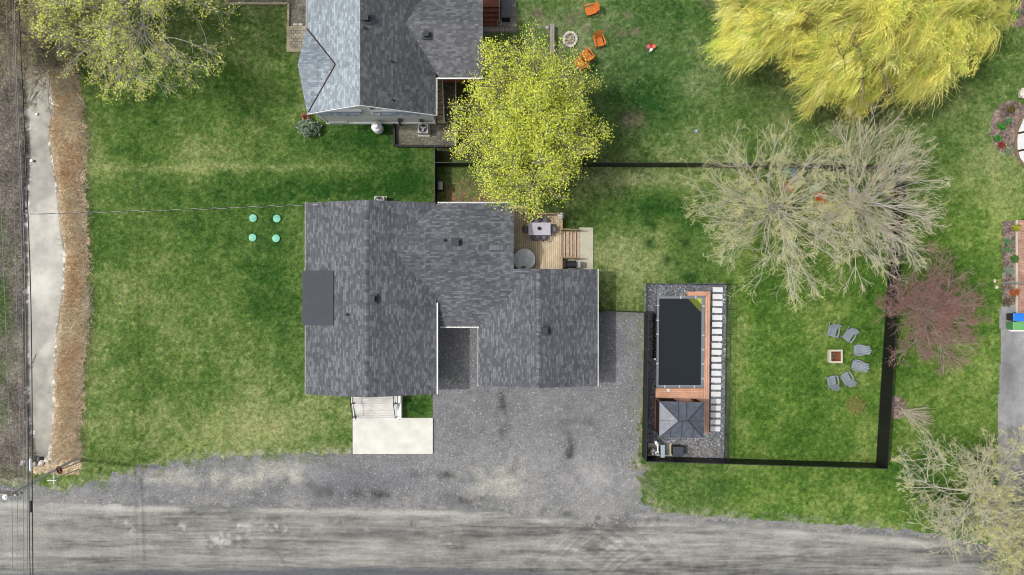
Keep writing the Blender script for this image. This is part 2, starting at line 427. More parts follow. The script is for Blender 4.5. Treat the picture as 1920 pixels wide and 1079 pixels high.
# ------------------------------------------------------------------ the ground: one fine grid, each cell belongs to one surface
CS = 0.1
xs = np.arange(-46, 46 + 1e-6, CS); ys = np.arange(-27.5, 27.5 + 1e-6, CS)
NX, NY = len(xs), len(ys)
GX, GY = np.meshgrid(xs, ys)                       # (NY,NX)
def pxu(x): return 960 + x * 25.6
def pxv(y): return 539.5 - y * 25.6
def line(t, pts):
    p = np.array(pts, dtype=float); return np.interp(t, p[:, 0], p[:, 1])
def blob(u, v, cu, cv, ru, rv): return np.exp(-((u - cu) / ru) ** 2 - ((v - cv) / rv) ** 2)
def inrect(u, v, a, b, c, d): return (u > a) & (u < c) & (v > b) & (v < d)
def C(r, gg, b, gain=0.8): return np.array(srgb(r, gg, b, gain))
def lerp(a, b, t): return a + (b - a) * np.clip(t, 0, 1)[..., None]

L_DITCH = [(-60, 38), (60, 45), (150, 43), (300, 47), (420, 41), (500, 43), (620, 43), (740, 45), (850, 58), (868, 62)]
R_DITCH = [(-60, 70), (100, 82), (160, 92), (200, 98), (260, 90), (350, 105), (420, 111), (480, 121), (540, 118), (620, 106), (700, 101), (800, 99), (850, 92), (868, 86)]
R_REED = [(-60, 90), (90, 130), (150, 142), (230, 160), (300, 158), (420, 160), (550, 166), (650, 163), (740, 153), (865, 148)]
T_ROAD = [(-300, 935), (60, 938), (250, 946), (600, 949), (900, 955), (1000, 966), (1150, 976), (1240, 974), (1500, 991), (1700, 1006), (1860, 1034), (2200, 1080)]
T_GRAV = [(-300, 905), (40, 905), (100, 918), (160, 908), (215, 900), (262, 880), (330, 872), (372, 857), (500, 852), (660, 851), (663, 846), (812, 846)]
R_GRAV = [(586, 1210), (640, 1205), (780, 1200), (855, 1198), (900, 1194), (940, 1200), (968, 1238), (975, 1290), (990, 1480), (1004, 1700)]

def zh(u, v):
    """height of the ground: the ditch is cut down, the rest is nearly level"""
    lo = line(v, L_DITCH); hi = line(v, R_DITCH)
    d = np.minimum((u - lo), (hi - u)) / 25.6
    k = np.clip(d / 0.3 + 0.5, 0, 1); k = k * k * (3 - 2 * k)
    k = k * np.clip((872 - v) / 8, 0, 1)
    return -0.28 * k
def classify(x, y):
    u, v = pxu(x), pxv(y)
    n = fbm(x * 1.1, y * 1.1, 3, 5) ; n2 = fbm(x * 4.0, y * 4.0, 11, 3); w = n * 10 + n2 * 9
    uu, vv = u + w, v + w
    c = np.zeros(u.shape, dtype=np.int8)                                   # 0 grass
    c[(v < 890 + w * .6) & (uu + w * .8 < line(v, R_REED) + 2)] = 3                           # reed strip soil
    c[(vv < 905) & (u + w * .7 < line(v, L_DITCH))] = 4                      # rough verge
    c[(v < 868) & (v > -300) & (u + w * .9 > line(v, L_DITCH)) & (u + w * 1.3 < line(v, R_DITCH))] = 5   # ditch
    fade = n * 30
    c[(v + w * 1.2 + fade * (u < 420) > line(u, T_GRAV)) & (u < 830) & (v > 840)] = 2
    c[inrect(u, v, 810, 590, 830, 900) & (v > 720) & (u + w * .2 > 811.5)] = 2; c[inrect(u, v, 810, 590, 830, 721) & (u + w * .5 > 815)] = 2
    c[(u >= 820) & (v > 586) & (uu + np.where(v > 850, n * 40 + n2 * 24, 0) < line(v, R_GRAV)) & (v < 1040)] = 2
    c[(u + w * .6 < line(v, R_GRAV)) & (v > 960) & (u > 1100)] = 2
    c[(v + w * .7 > line(u, T_ROAD) - 12) & (u > 1230)] = 2
    c[(v + w * 1.2 + n * 14 + np.where((u > 780) & (u < 1230), n * 30 + n2 * 14, 0) > line(u, T_ROAD))] = 1                            # road
    # paved drive on the right
    c[(u + w * .15 > line(v, [(560, 1884), (585, 1873), (640, 1877), (720, 1873), (850, 1871), (930, 1873), (1010, 1884)])) & (v > 574) & (v < 1030)] = 6
    # beds
    bed = ((u - 1900) / 43) ** 2 + ((v - 240) / 52) ** 2 + n * 0.5
    c[bed < 1] = 7
    c[inrect(u + n2 * 4, v + n2 * 4, 1879, 415, 1906, 574)] = 7
    c[inrect(u, v, 1880, -60, 2000, 50) & (u + v * .8 + w > 1915)] = 7
    c[inrect(u, v, 742, 234, 855, 274)] = 8
    c[inrect(u, v, 820, 150, 855, 236)] = 8
    c[inrect(u, v, 544, -100, 600, 49)] = 8
    c[inrect(u, v, 420, -100, 545, 6)] = 8
    c[inrect(u, v, 1208, 533, 1363, 862)] = 9
    c[(c == 0) & (((u - 1682) / 20) ** 2 + ((v - 765) / 22) ** 2 + n < 0.9)] = 7
    return c

def col_grass(x, y):
    u, v = pxu(x), pxv(y)
    d = 0.46 + fbm(x * 0.22, y * 0.22, 21, 5) * 0.75 + fbm(x * 1.3, y * 1.3, 31, 4) * 0.45 + fbm(x * 5, y * 5, 41, 2) * 0.5
    for (cu, cv, ru, rv, a) in (
        (560, 355, 260, 34, -0.34), (420, 314, 300, 9, 0.30), (250, 330, 120, 28, 0.12), (520, 560, 60, 140, -0.26), (330, 610, 130, 120, 0.12),
        (420, 800, 220, 55, 0.40), (220, 800, 90, 60, 0.05), (240, 260, 160, 60, 0.12), (500, 100, 60, 90, -0.10), (450, 170, 60, 60, -0.15),
        (660, 260, 110, 26, -0.30), (780, 340, 60, 40, -0.22), (1180, 335, 70, 20, 0.40), (1235, 392, 70, 26, -0.42), (1190, 475, 110, 55, 0.26),
        (1130, 560, 40, 30, 0.05), (1240, 210, 120, 50, -0.30), (1090, 60, 100, 60, 0.18), (1260, 40, 90, 50, -0.18), (1180, 180, 80, 40, -0.05),
        (1470, 740, 120, 120, -0.10), (1580, 690, 60, 120, 0.08), (1720, 690, 60, 60, -0.06), (1800, 330, 80, 60, 0.22), (1860, 280, 40, 80, 0.15),
        (1380, 920, 160, 30, -0.12), (1550, 930, 110, 30, 0.22), (1440, 540, 90, 30, -0.05), (1820, 120, 60, 40, -0.15), (1620, 850, 25, 60, 0.25),
        (1385, 640, 20, 200, 0.22), (1420, 800, 40, 30, 0.1), (200, 560, 40, 300, 0.05), (780, 765, 30, 20, -0.3)):
        d = d + a * blob(u, v, cu, cv, ru, rv)
    a = C(38, 74, 24); b = C(83, 108, 51); c = C(130, 140, 90); e = C(150, 148, 104)
    k = lerp(lerp(lerp(np.broadcast_to(a, u.shape + (3,)), b, d / 0.45), c, (d - 0.45) / 0.4), e, (d - 0.85) / 0.4)
    # the yards on the right are a fresher, yellower green; the neighbour's back lawn cooler
    fr = np.clip((u - 1340) / 60, 0, 1) * np.clip((v - 300) / 120, 0, 1)
    k = k * (1 + fr[..., None] * (np.array([1.0, 1.08, 0.78]) - 1))
    cool = blob(u, v, 1150, 120, 260, 170); k = k * (1 + cool[..., None] * (np.array([0.96, 0.97, 1.3]) - 1))
    lf = np.clip((600 - u) / 200, 0, 1) * 0.5; k = k * (1 + lf[..., None] * (np.array([0.98, 1.0, 0.86]) - 1))
    k = k * 1.1
    # leaf litter behind the house and under the maple, bare spots
    n = fbm(x * 2.5, y * 2.5, 61, 3)
    lit = (np.clip((u - 820) / 20, 0, 1) * np.clip((962 - u) / 20, 0, 1) * np.clip((v - 325) / 30, 0, 1) * np.clip((410 - v) / 15, 0, 1))
    k = lerp(k, C(150, 122, 96), lit * (0.55 + n * 1.6))
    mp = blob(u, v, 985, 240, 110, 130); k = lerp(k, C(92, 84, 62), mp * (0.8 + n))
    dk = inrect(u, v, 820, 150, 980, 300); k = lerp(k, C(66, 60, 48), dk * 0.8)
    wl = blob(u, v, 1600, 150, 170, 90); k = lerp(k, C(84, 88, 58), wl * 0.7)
    for (cu, cv, r) in ((1075, 34, 14), (1176, 28, 8), (1164, 60, 12), (1193, 60, 9), (1010, 26, 12), (1140, 54, 7), (1185, 225, 22), (1330, 5, 14), (1098, 52, 10), (1185, 455, 6)):
        k = lerp(k, C(120, 108, 92), blob(u, v, cu, cv, r, r * .8) * (0.7 + n * 2))
    for (cu, cv, r) in ((273, 183, 6), (292, 230, 7), (1224, 422, 8), (1214, 419, 6), (1217, 456, 9), (1250, 488, 9), (1286, 456, 10), (1290, 522, 10), (1300, 520, 8), (1270, 494, 5)):
        k = lerp(k, C(34, 66, 26), blob(u, v, cu, cv, r, r) * 0.9)
    # gritty verge where the lawn meets the gravel
    ed = np.clip(1 - (line(u, T_GRAV) - v) / 16, 0, 1) * (u < 660) * (v > 700)
    k = lerp(k, C(168, 164, 146), ed * (0.35 + n * 2.2))
    er = np.clip(1 - (u - line(v, R_GRAV)) / 50, 0, 1) * (v > 590) * (u > 1150) * (v < 975)
    k = lerp(k, C(150, 146, 122), er * (0.45 + n * 2.4))
    rd = np.clip(1 - (line(u, T_ROAD) - 12 - v) / 18, 0, 1) * (u > 1230)
    k = lerp(k, C(160, 158, 142), rd * (0.2 + n * 1.6))
    rb = np.clip(1 - (u - line(v, R_REED)) / 18, 0, 1) * (v < 870)
    k = lerp(k, C(112, 112, 74), rb * 0.5)
    return k
def col_gravel(x, y):
    u, v = pxu(x), pxv(y)
    n = fbm(x * 0.5, y * 0.5, 71, 5); m = fbm(x * 0.18, y * 0.6, 73, 4)
    k = np.broadcast_to(C(128, 128, 130), u.shape + (3,)) * (1 + n * 0.5)[..., None]
    k = k * (1 + 0.05 * blob(u, v, 1100, 900, 160, 60)[..., None] * 4)
    k = lerp(k, C(118, 120, 124), np.clip((910 - np.abs(v - 905) * 14 - 600) / 300, 0, 1) * (u < 900) * 0.7)
    for (cu, cv, ru, rv, a) in ((942, 780, 9, 40, 0.55), (1070, 800, 14, 12, 0.4), (1068, 850, 8, 30, 0.6), (1095, 795, 16, 8, 0.4), (700, 930, 60, 8, 0.5), (820, 890, 40, 8, 0.5),
                                (960, 850, 10, 30, 0.35), (1030, 900, 30, 20, 0.25), (880, 935, 50, 8, 0.6), (1150, 980, 60, 10, 0.6), (1040, 965, 60, 10, 0.5), (560, 920, 120, 14, 0.35), (970, 700, 20, 60, 0.15)):
        k = lerp(k, C(66, 66, 66), 1.9 * a * blob(u, v, cu, cv, ru * 1.25, rv * 1.1) * np.clip(.45 + fbm(x * 1.4, y * 1.4, 75, 4) * 2.6, 0, 1))
    for (cu, cv, ru, rv, a) in ((1040, 948, 26, 7, 0.9), (968, 915, 14, 20, 0.5), (550, 890, 26, 14, 0.7), (430, 895, 70, 10, 0.45), (260, 900, 60, 6, 0.6), (330, 885, 50, 6, 0.5), (940, 920, 30, 12, 0.35), (1205, 968, 18, 4, 0.8), (1350, 985, 300, 7, 0.4), (900, 905, 60, 26, .5), (960, 890, 30, 30, .45), (500, 880, 60, 16, .6), (420, 905, 90, 14, .5), (1120, 905, 80, 40, .25), (850, 960, 200, 8, .5)):
        k = lerp(k, C(184, 182, 168), 1.2 * a * blob(u, v, cu, cv, ru * 1.2, rv * 1.2) * np.clip(.5 + fbm(x * 1.2, y * 1.2, 77, 4) * 2.4, 0, 1))
    gr = np.clip((u - 1165) / 40, 0, 1) * (v > 580) * (v < 960)
    k = lerp(k, C(122, 126, 92), gr * np.clip(0.15 + fbm(x * 1.5, y * 1.5, 83, 4) * 2.4, 0, 1))
    wd = blob(u, v, 845, 700, 26, 30); k = lerp(k, C(70, 96, 44), wd * np.clip(fbm(x * 3, y * 3, 85, 2) * 4 - 0.6, 0, 1))
    nr = np.clip(1 - (line(u, T_ROAD) - v) / np.where((u > 780) & (u < 1230), 60, 34), 0, 1) * np.clip(.5 + n * 3.5, 0, 1); k = lerp(k, C(146, 145, 140), nr)
    vg = np.clip(1 - (v - line(u, T_GRAV)) / 26, 0, 1) * (u < 660) * (v < 930)
    k = lerp(k, C(96, 112, 62), vg * np.clip(0.05 + fbm(x * 1.6, y * 1.6, 87, 4) * 3.4, 0, 1))
    return k
def col_road(x, y):
    u, v = pxu(x), pxv(y)
    wy = y + fbm(x * .08, y * .3, 89, 3) * .8 + x * .018
    s1 = fbm(x * 0.10, wy * 1.5, 91, 5, 0.6); s2 = fbm(x * 0.3, wy * 6.0, 93, 4); s3 = fbm(x * 0.6, wy * 14, 97, 3); n = fbm(x * 0.7, y * 0.9, 95, 5); f = fbm(x * 3, y * 3, 99, 3)
    t = 0.50 + s1 * 0.95 + s2 * 0.55 + s3 * 0.6 + n * 0.4 + f * .25
    k = lerp(np.broadcast_to(C(74, 74, 73), u.shape + (3,)), C(168, 167, 160), t)
    de = v - line(u, T_ROAD)
    k = lerp(k, C(110, 111, 113), np.clip(.6 - de / 16 + n * 2.0, 0, 1))
    berm = np.exp(-((de - 9 + n * 8) / 6) ** 2) * np.clip(.45 + fbm(x * .35, y * .5, 90, 4) * 2.6, 0, 1); k = lerp(k, C(186, 184, 176), berm * .8)
    dk = np.clip((v - line(u, [(-300, 1085), (300, 1066), (700, 1060), (1000, 1068), (1150, 1090), (1400, 1075), (2300, 1075)]) + n * 10) / 8, 0, 1)
    k = lerp(k, C(86, 89, 96), dk * 0.8)
    for (ax, ay, rad0) in ((1330, 1240, 0), (1000, 1230, 0)):
        rr = np.hypot(u - ax, (v - ay) * 1.1); arc = fbm(rr * .16, np.arctan2(v - ay, u - ax) * 3, 190, 3) * blob(u, v, 1140, 1030, 110, 50); k = k * (1 + arc * 1.1)[..., None]
    sq = inrect(u + n * 9, v + n * 9, 196, 945, 228, 980); k = lerp(k, C(192, 190, 184), sq * np.clip(.5 + n * 1.6, 0, 1))
    pt = np.clip(f * 4 + .25, 0, 1)
    for (cu, cw, rx, ry) in ((248, 992, 8, 9), (340, 990, 8, 9), (432, 972, 7, 6), (450, 985, 11, 9), (463, 988, 6, 8), (236, 980, 4, 4), (420, 1012, 34, 14), (690, 995, 9, 7), (820, 1003, 9, 8), (845, 1024, 6, 5), (600, 985, 20, 9), (520, 990, 24, 8), (770, 990, 16, 8)):
        k = lerp(k, C(196, 194, 188), 0.85 * blob(u, v, cu, cw, rx, ry) * pt)
    for (cu, cw, ru, rv) in ((1115, 1035, 8, 10), (770, 985, 18, 12), (820, 990, 18, 14), (520, 972, 60, 8), (640, 978, 60, 10), (440, 975, 24, 7), (1235, 978, 30, 10), (1160, 980, 20, 9), (700, 1000, 80, 8)):
        k = lerp(k, C(92, 91, 89), 0.85 * blob(u, v, cu, cw, ru, rv) * np.clip(.5 + f * 3, 0, 1))
    dl = np.exp(-(((u - 500) - (v - 1015) * 0.85 + n * 14) / 4) ** 2); k = lerp(k, C(106, 105, 102), dl * ((v > 1012) & (v < 1058)) * 0.7)
    lt = blob(u, v, 60, 1000, 80, 40); k = lerp(k, C(168, 165, 156), lt * (0.4 + n))
    return k
def col_reed(x, y):
    n = fbm(x * 0.8, y * 0.5, 101, 4); u, v = pxu(x), pxv(y)
    k = lerp(np.broadcast_to(C(166, 144, 116), u.shape + (3,)), C(196, 180, 152), 0.45 + n * 1.8)
    return lerp(k, C(132, 124, 104), np.clip((160 - v) / 60, 0, 1) * 0.8)
def col_verge(x, y):
    n = fbm(x * 0.9, y * 0.5, 111, 5); m = fbm(x * 0.5 + 3, y * 0.22, 113, 4); u, v = pxu(x), pxv(y)
    k = lerp(np.broadcast_to(C(104, 96, 90), u.shape + (3,)), C(172, 164, 152), 0.45 + n * 1.8)
    gr = np.clip(m * 4.0 - 0.1, 0, 1) * np.clip((40 - u) / 25, 0, 1)
    k = lerp(k, C(74, 112, 34), gr)
    return lerp(k, C(118, 122, 84), np.clip((v - 868) / 14, 0, 1) * (0.5 + n))
def col_ditch(x, y):
    n = fbm(x * 0.6, y * 0.4, 121, 5); n2 = fbm(x * 3, y * 3, 123, 3); u, v = pxu(x), pxv(y)
    k = lerp(np.broadcast_to(C(104, 102, 92), u.shape + (3,)), C(162, 158, 146), 0.5 + n * 2.2 + n2 * .7)
    k = lerp(k, C(82, 78, 70), np.clip((v - 835) / 20, 0, 1) * 0.8)  # shade at the culvert mouth, painted as darker water
    k = lerp(k, C(120, 112, 98), np.clip((150 - v) / 60, 0, 1) * 0.7)
    ed = np.minimum(u - line(v, L_DITCH), line(v, R_DITCH) - u)
    return lerp(k, C(226, 224, 220), ((ed < 6) & (n2 > 0.13)) * 0.8)
def col_drive(x, y):
    n = fbm(x * 0.8, y * 0.3, 131, 5); u, v = pxu(x), pxv(y)
    return lerp(np.broadcast_to(C(124, 124, 126), u.shape + (3,)), C(168, 168, 168), 0.45 + n * 1.5)
def col_bed(x, y):
    n = fbm(x * 2.2, y * 2.2, 141, 4); u, v = pxu(x), pxv(y)
    return lerp(np.broadcast_to(C(96, 84, 78), u.shape + (3,)), C(158, 140, 128), 0.5 + n * 1.6)
def col_nbed(x, y):
    n = fbm(x * 1.2, y * 1.2, 151, 4); u, v = pxu(x), pxv(y)
    k = lerp(np.broadcast_to(C(92, 88, 78), u.shape + (3,)), C(142, 138, 124), 0.5 + n * 1.4)
    return lerp(k, C(92, 112, 60), np.clip(fbm(x * 0.9, y * 0.9, 155, 4) * 3, 0, 0.8) * (u > 700))
def col_pbed(x, y):
    n = fbm(x * 1.2, y * 1.2, 161, 4); u, v = pxu(x), pxv(y)
    k = lerp(np.broadcast_to(C(96, 99, 106), u.shape + (3,)), C(134, 137, 142), 0.5 + n)
    return lerp(k, C(142, 138, 134), blob(u, v, 1310, 845, 50, 22) * 0.7)

cx = (xs[:-1] + xs[1:]) / 2; cy = (ys[:-1] + ys[1:]) / 2
CX, CY = np.meshgrid(cx, cy); CLS = classify(CX, CY)
U0, V0 = pxu(GX), pxv(GY)
GZ = zh(U0, V0) + fbm(GX * 1.2, GY * 1.2, 171, 3) * 0.02

def surface(cls, colf):
    jj, ii = np.nonzero(CLS == cls)
    q = np.stack([jj * NX + ii, jj * NX + ii + 1, (jj + 1) * NX + ii + 1, (jj + 1) * NX + ii], 1)
    used, inv = np.unique(q.ravel(), return_inverse=True)
    X = GX.ravel()[used]; Y = GY.ravel()[used]; Z = GZ.ravel()[used]
    return np.stack([X, Y, Z], 1), inv.reshape(-1, 4), colf(X, Y)

def blades(n, region, hgt, wid, tilt, colf, jit, lean=None, seed=1):
    """n little three-point blades scattered where region(x,y) holds"""
    r = np.random.default_rng(seed); x0, x1, y0, y1, test = region
    X = r.uniform(x0, x1, n); Y = r.uniform(y0, y1, n); k = test(X, Y); X, Y = X[k], Y[k]; n = len(X)
    h = r.uniform(*hgt, n); w = r.uniform(*wid, n); a = r.uniform(0, 2 * np.pi, n)
    t = r.uniform(*tilt, n); b = r.uniform(0, 2 * np.pi, n) if lean is None else r.normal(lean[0], lean[1], n)
    Z = zh(pxu(X), pxv(Y)) - 0.005
    dx, dy = np.cos(a) * w / 2, np.sin(a) * w / 2
    tip = np.stack([X + np.sin(t) * np.cos(b) * h, Y + np.sin(t) * np.sin(b) * h, Z + np.cos(t) * h], 1)
    V = np.stack([np.stack([X - dx, Y - dy, Z], 1), np.stack([X + dx, Y + dy, Z], 1), tip], 1).reshape(-1, 3)
    c = colf(X, Y) * r.uniform(jit[0], jit[1], n)[:, None]
    return V, np.arange(n * 3, dtype=np.int32).reshape(-1, 3), np.repeat(c, 3, 0)
def cellis(*cl):
    def f(X, Y):
        i = np.clip(((X - xs[0]) / CS).astype(int), 0, NX - 2); j = np.clip(((Y - ys[0]) / CS).astype(int), 0, NY - 2)
        return np.isin(CLS[j, i], cl)
    return f

# grass: the turf sheet and its blades are one object
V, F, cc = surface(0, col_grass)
F3 = np.concatenate([F[:, [0, 1, 2]], F[:, [0, 2, 3]]], 0)
Vb, Fb, cb = blades(420000, (-40, 40, -23, 23, cellis(0)), (0.05, 0.11), (0.02, 0.045), (0.3, 1.25), col_grass, (0.62, 1.6), seed=5)
# straw and dead leaves lying in the turf
def leafy(X, Y):
    k = cellis(0)(X, Y); u, v = pxu(X), pxv(Y)
    dens = 0.10 + 0.9 * blob(u, v, 400, 640, 130, 130) * np.clip(fbm(X * .8, Y * .8, 201, 4) * 6 - .3, 0, 1) + 0.5 * blob(u, v, 900, 355, 90, 40) + 0.15 * blob(u, v, 1200, 100, 160, 120) + .8 * np.exp(-((u - line(v, R_REED)) / 30) ** 2)
    return k & (np.random.default_rng(3).uniform(0, 1, len(X)) < dens)
Vl, Fl, cl_ = blades(38000, (-38, 38, -22, 22, leafy), (0.06, 0.16), (0.02, 0.06), (1.2, 1.5), lambda X, Y: np.tile(C(188, 176, 138), (len(X), 1)), (0.6, 1.25), seed=9)
VV = np.concatenate([V, Vb, Vl]); FF = np.concatenate([F3, Fb + len(V), Fl + len(V) + len(Vb)])
tag(npmesh('grass', VV, FF, M['lawn'], np.concatenate([cc, cb, cl_])), 'patchy green mown lawn with dry straw coloured spots', 'grass', kind='stuff')

for cls, name, colf, mat in ((1, 'road', col_road, 'road'), (2, 'gravel_driveway', col_gravel, 'gravel'), (3, 'ditch_bank', col_reed, 'soil'), (4, 'rough_verge', col_verge, 'soil'),
                             (5, 'ditch_water', col_ditch, 'water'), (6, 'paved_driveway', col_drive, 'asphalt'), (7, 'planting_bed', col_bed, 'soil'), (8, 'gravel_bed', col_nbed, 'gravel'), (9, 'pool_gravel', col_pbed, 'rockbed')):
    V, F, c = surface(cls, colf)
    tag(npmesh(name, V, F, M[mat], c), kind='structure')

# dry reeds along the ditch, scrub on the far side
def reedcol(X, Y):
    n = fbm(X * 0.9, Y * 0.6, 211, 4); u = pxu(X); v = pxv(Y); e = np.clip((u - line(v, R_REED) + 14) / 22, 0, 1)
    k = lerp(np.broadcast_to(C(220, 186, 142), X.shape + (3,)), C(240, 226, 196), 0.5 + n * 2.6)
    k = lerp(k, C(216, 210, 190), e); return lerp(k, C(150, 138, 112), np.clip((190 - v) / 60, 0, 1))
def reedtest(X, Y):
    u, v = pxu(X), pxv(Y); n = fbm(X * 1.5, Y * 1.5, 215, 3) * 26
    return (u > line(v, R_DITCH) + n * .5 + 7) & (u < line(v, R_REED) + n + 2) & (v < 862 + n) & (v > 60)
V, F, c = blades(60000, (-36, -28, -13, 18, reedtest), (0.35, 1.1), (0.012, 0.03), (0.25, 1.2), reedcol, (0.55, 1.35), seed=21)
tag(npmesh('dry_reeds', V, F, M['straw'], c), 'strip of dry tan and orange reeds along the ditch', 'reeds', kind='stuff')
def vtest(X, Y):
    u, v = pxu(X), pxv(Y); n = fbm(X * 1.5, Y * 1.5, 217, 3) * 10
    return (u < line(v, L_DITCH) + n) & (v < 900)
def vcolr(X, Y):
    k = col_verge(X, Y); r = np.random.default_rng(5).uniform(0, 1, len(X)); return lerp(k, C(168, 158, 140), (r > 0.75) * 0.8)
V, F, c = blades(60000, (-40, -34, -14, 22, vtest), (0.1, 0.5), (0.012, 0.035), (0.5, 1.4), vcolr, (0.5, 1.4), seed=23)
tag(npmesh('rough_scrub', V, F, M['straw'], c), 'brown dead scrub with fresh green patches left of the ditch', 'scrub', kind='stuff')

# far ground and road beyond the detailed area
far = MB()
for (a, b, c_, d) in ((-400, 27.5, 400, 400), (-400, -400, 400, -27.5), (-400, -27.5, -46, 27.5), (46, -27.5, 400, 27.5)):
    far.v += [(a, b, 0), (c_, b, 0), (c_, d, 0), (a, d, 0)]; n = len(far.v); far.face([n - 4, n - 3, n - 2, n - 1])
def farmat():
    q = NM('far_grass', 0.95, 0.1); v = q.coord('Object')
    q.base(q.ramp(q.noise(v, 0.15, 8), [(0.3, tuple(C(60, 92, 36))), (0.7, tuple(C(120, 132, 78)))])); q.bump(q.noise(v, 6, 4), 0.5, 0.05); return q.m
tag(far.build('ground', farmat()), kind='structure')

# ------------------------------------------------------------------ the grey house
hx, hy = -6.0, 0.0
house = thing('grey_house', 'single storey house with dark grey shingle roof, low front wing and attached garage wing', 'house', (hx, hy, 0))
def plane(mb, pts, along, t=0.16): mb.slab(pts, t, along)
# roof planes
XW, XE, XR, YN, YS, ZE, ZR = -14.17, -5.25, -9.71, 5.84, -7.34, 3.0, 4.47
rf = MB()
plane(rf, [(XW, YS, ZE), (XR, YS, ZR), (XR, YN, ZR), (XW, YN, ZE)], (0, 1, 0))
plane(rf, [(XR, YS, ZR), (XE, YS, ZE), (XE, YN, ZE), (XR, YN, ZR)], (0, 1, 0))
zm, p_ = 3.94, 0.29; YM = 2.70
mz = lambda y: zm - p_ * abs(y - YM)
plane(rf, [(-8.25, YM, zm), (0.11, YM, zm), (0.11, 5.80, mz(5.80)), (-5.1, 5.80, mz(5.80))], (1, 0, 0))
GX0, GX1, GYN, GYS, GZE = -2.31, 5.95, 1.27, -6.85, 2.37; GXR = (GX0 + GX1) / 2; GZR = GZE + 0.30 * (GX1 - GX0) / 2
plane(rf, [(-8.25, YM, zm), (-5.45, -0.40, mz(-0.40)), (-5.45, -2.73, mz(-2.73)), (GX0, -2.73, mz(-2.73)), (1.56, 1.27, mz(1.27)), (0.11, 1.27, mz(1.27)), (0.11, YM, zm)], (1, 0, 0))
plane(rf, [(GX0, GYS, GZE), (GXR, GYS, GZR), (GXR, GYN, GZR), (1.5, GYN, GZR - 0.3 * (GXR - 1.5)), (GX0, -2.73, GZE)], (0, 1, 0))
plane(rf, [(GXR, GYS, GZR), (GX1, GYS, GZE), (GX1, GYN, GZE), (GXR, GYN, GZR)], (0, 1, 0))
roof = rf.build('roof', M['roof'], house, world=True)
# ridge caps: single row of folded tabs
for (a, b, n) in (((XR, YS, ZR), (XR, YN, ZR), 60), ((-8.0, YM, zm), (0.11, YM, zm), 34), ((GXR, GYS, GZR), (GXR, GYN, GZR), 36)):
    rc = MB(); a, b = Vector(a), Vector(b); d = (b - a); side = Vector((d.y, -d.x, 0)).normalized() * 0.15
    for i in range(n):
        p, q = a + d * (i / n), a + d * ((i + .96) / n); n0 = len(rc.v)
        lift = 0.02 + random.uniform(0, .008); up = Vector((0, 0, lift)); dn = Vector((0, 0, lift - 0.045))
        for w in (p - side + dn, p + up, p + side + dn, q - side + dn, q + up, q + side + dn): rc.v.append(tuple(w))
        uo = random.uniform(0, 50)
        rc.face([n0, n0 + 1, n0 + 4, n0 + 3], [(uo, 0.02), (uo, .05), (uo + .2, .05), (uo + .2, .02)]); rc.face([n0 + 1, n0 + 2, n0 + 5, n0 + 4], [(uo + .1, 0.05), (uo + .1, .08), (uo + .2, .08), (uo + .2, .05)])
    rc.build('ridge_cap', M['roof'], roof, world=False).location = (-hx, -hy, 0)
# white fascia / gutters with brackets
def gutter(name, a, b, w, hgt, parent, out, mat='white', brackets=True):
    a, b, out = Vector(a), Vector(b), Vector(out); mb = MB()
    c0, c1 = a + out * (w / 2), b + out * (w / 2)
    mb.beam(c0 + Vector((0, 0, -hgt)), c1 + Vector((0, 0, -hgt)), w, 0.02)
    mb.beam(c0 + out * (w / 2 - .01) + Vector((0, 0, -hgt / 2)), c1 + out * (w / 2 - .01) + Vector((0, 0, -hgt / 2)), 0.02, hgt)
    if brackets:
        n = max(2, int((b - a).length / 0.6))
        for i in range(n + 1):
            p = a.lerp(b, i / n); mb.beam(p + Vector((0, 0, -.01)), p + out * w + Vector((0, 0, -.01)), 0.03, 0.015)
    return mb.build(name, M[mat], parent, world=True)
gutter('gutter', (XW, YS, ZE - .02), (XW, 1.1, ZE - .02), 0.09, 0.12, house, (-1, 0, 0))
gutter('gutter', (XW, 1.1, ZE - .02), (XW, YN, ZE - .02), 0.09, 0.12, house, (-1, 0, 0))
gutter('gutter', (XE, YS, ZE - .02), (XE, -1.05, ZE - .02), 0.15, 0.10, house, (1, 0, 0), 'white', False)
gutter('gutter', (-5.1, 5.80, mz(5.8) - .02), (0.11, 5.80, mz(5.8) - .02), 0.09, 0.12, house, (0, 1, 0))
gutter('gutter', (-5.0, -2.73, GZE - .04), (GX0, -2.73, GZE - .04), 0.09, 0.12, house, (0, -1, 0))
gutter('gutter', (GX0, GYS, GZE - .02), (GX0, -2.83, GZE - .02), 0.08, 0.12, house, (-1, 0, 0))
gutter('gutter', (GX1, GYS, GZE - .02), (GX1, GYN, GZE - .02), 0.09, 0.12, house, (1, 0, 0))
# walls
def gable_wall(mb, x0, x1, y0, y1, ze, zr, axis):
    b = len(mb.v)
    if axis == 'y':
        xm = (x0 + x1) / 2
        for y in (y0, y1):
            mb.v += [(x0, y, 0), (x1, y, 0), (x1, y, ze), (xm, y, zr), (x0, y, ze)]
    else:
        ym = (y0 + y1) / 2
        for x in (x0, x1):
            mb.v += [(x, y1, 0), (x, y0, 0), (x, y0, ze), (x, ym, zr), (x, y1, ze)]
    mb.face([b, b + 1, b + 2, b + 3, b + 4]); mb.face([b + 9, b + 8, b + 7, b + 6, b + 5])
    for i in range(5):
        j = (i + 1) % 5; mb.face([b + j, b + i, b + 5 + i, b + 5 + j])
wl = MB()
gable_wall(wl, -13.8, -5.62, -6.95, 5.45, 2.92, 4.22, 'y')
gable_wall(wl, -5.60, -0.25, -2.40, 5.44, 2.10, 3.25, 'x')
gable_wall(wl, -1.95, 5.60, -6.5, 0.93, 2.25, 3.38, 'y')
wl.build('wall', M['siding'], house, world=True)
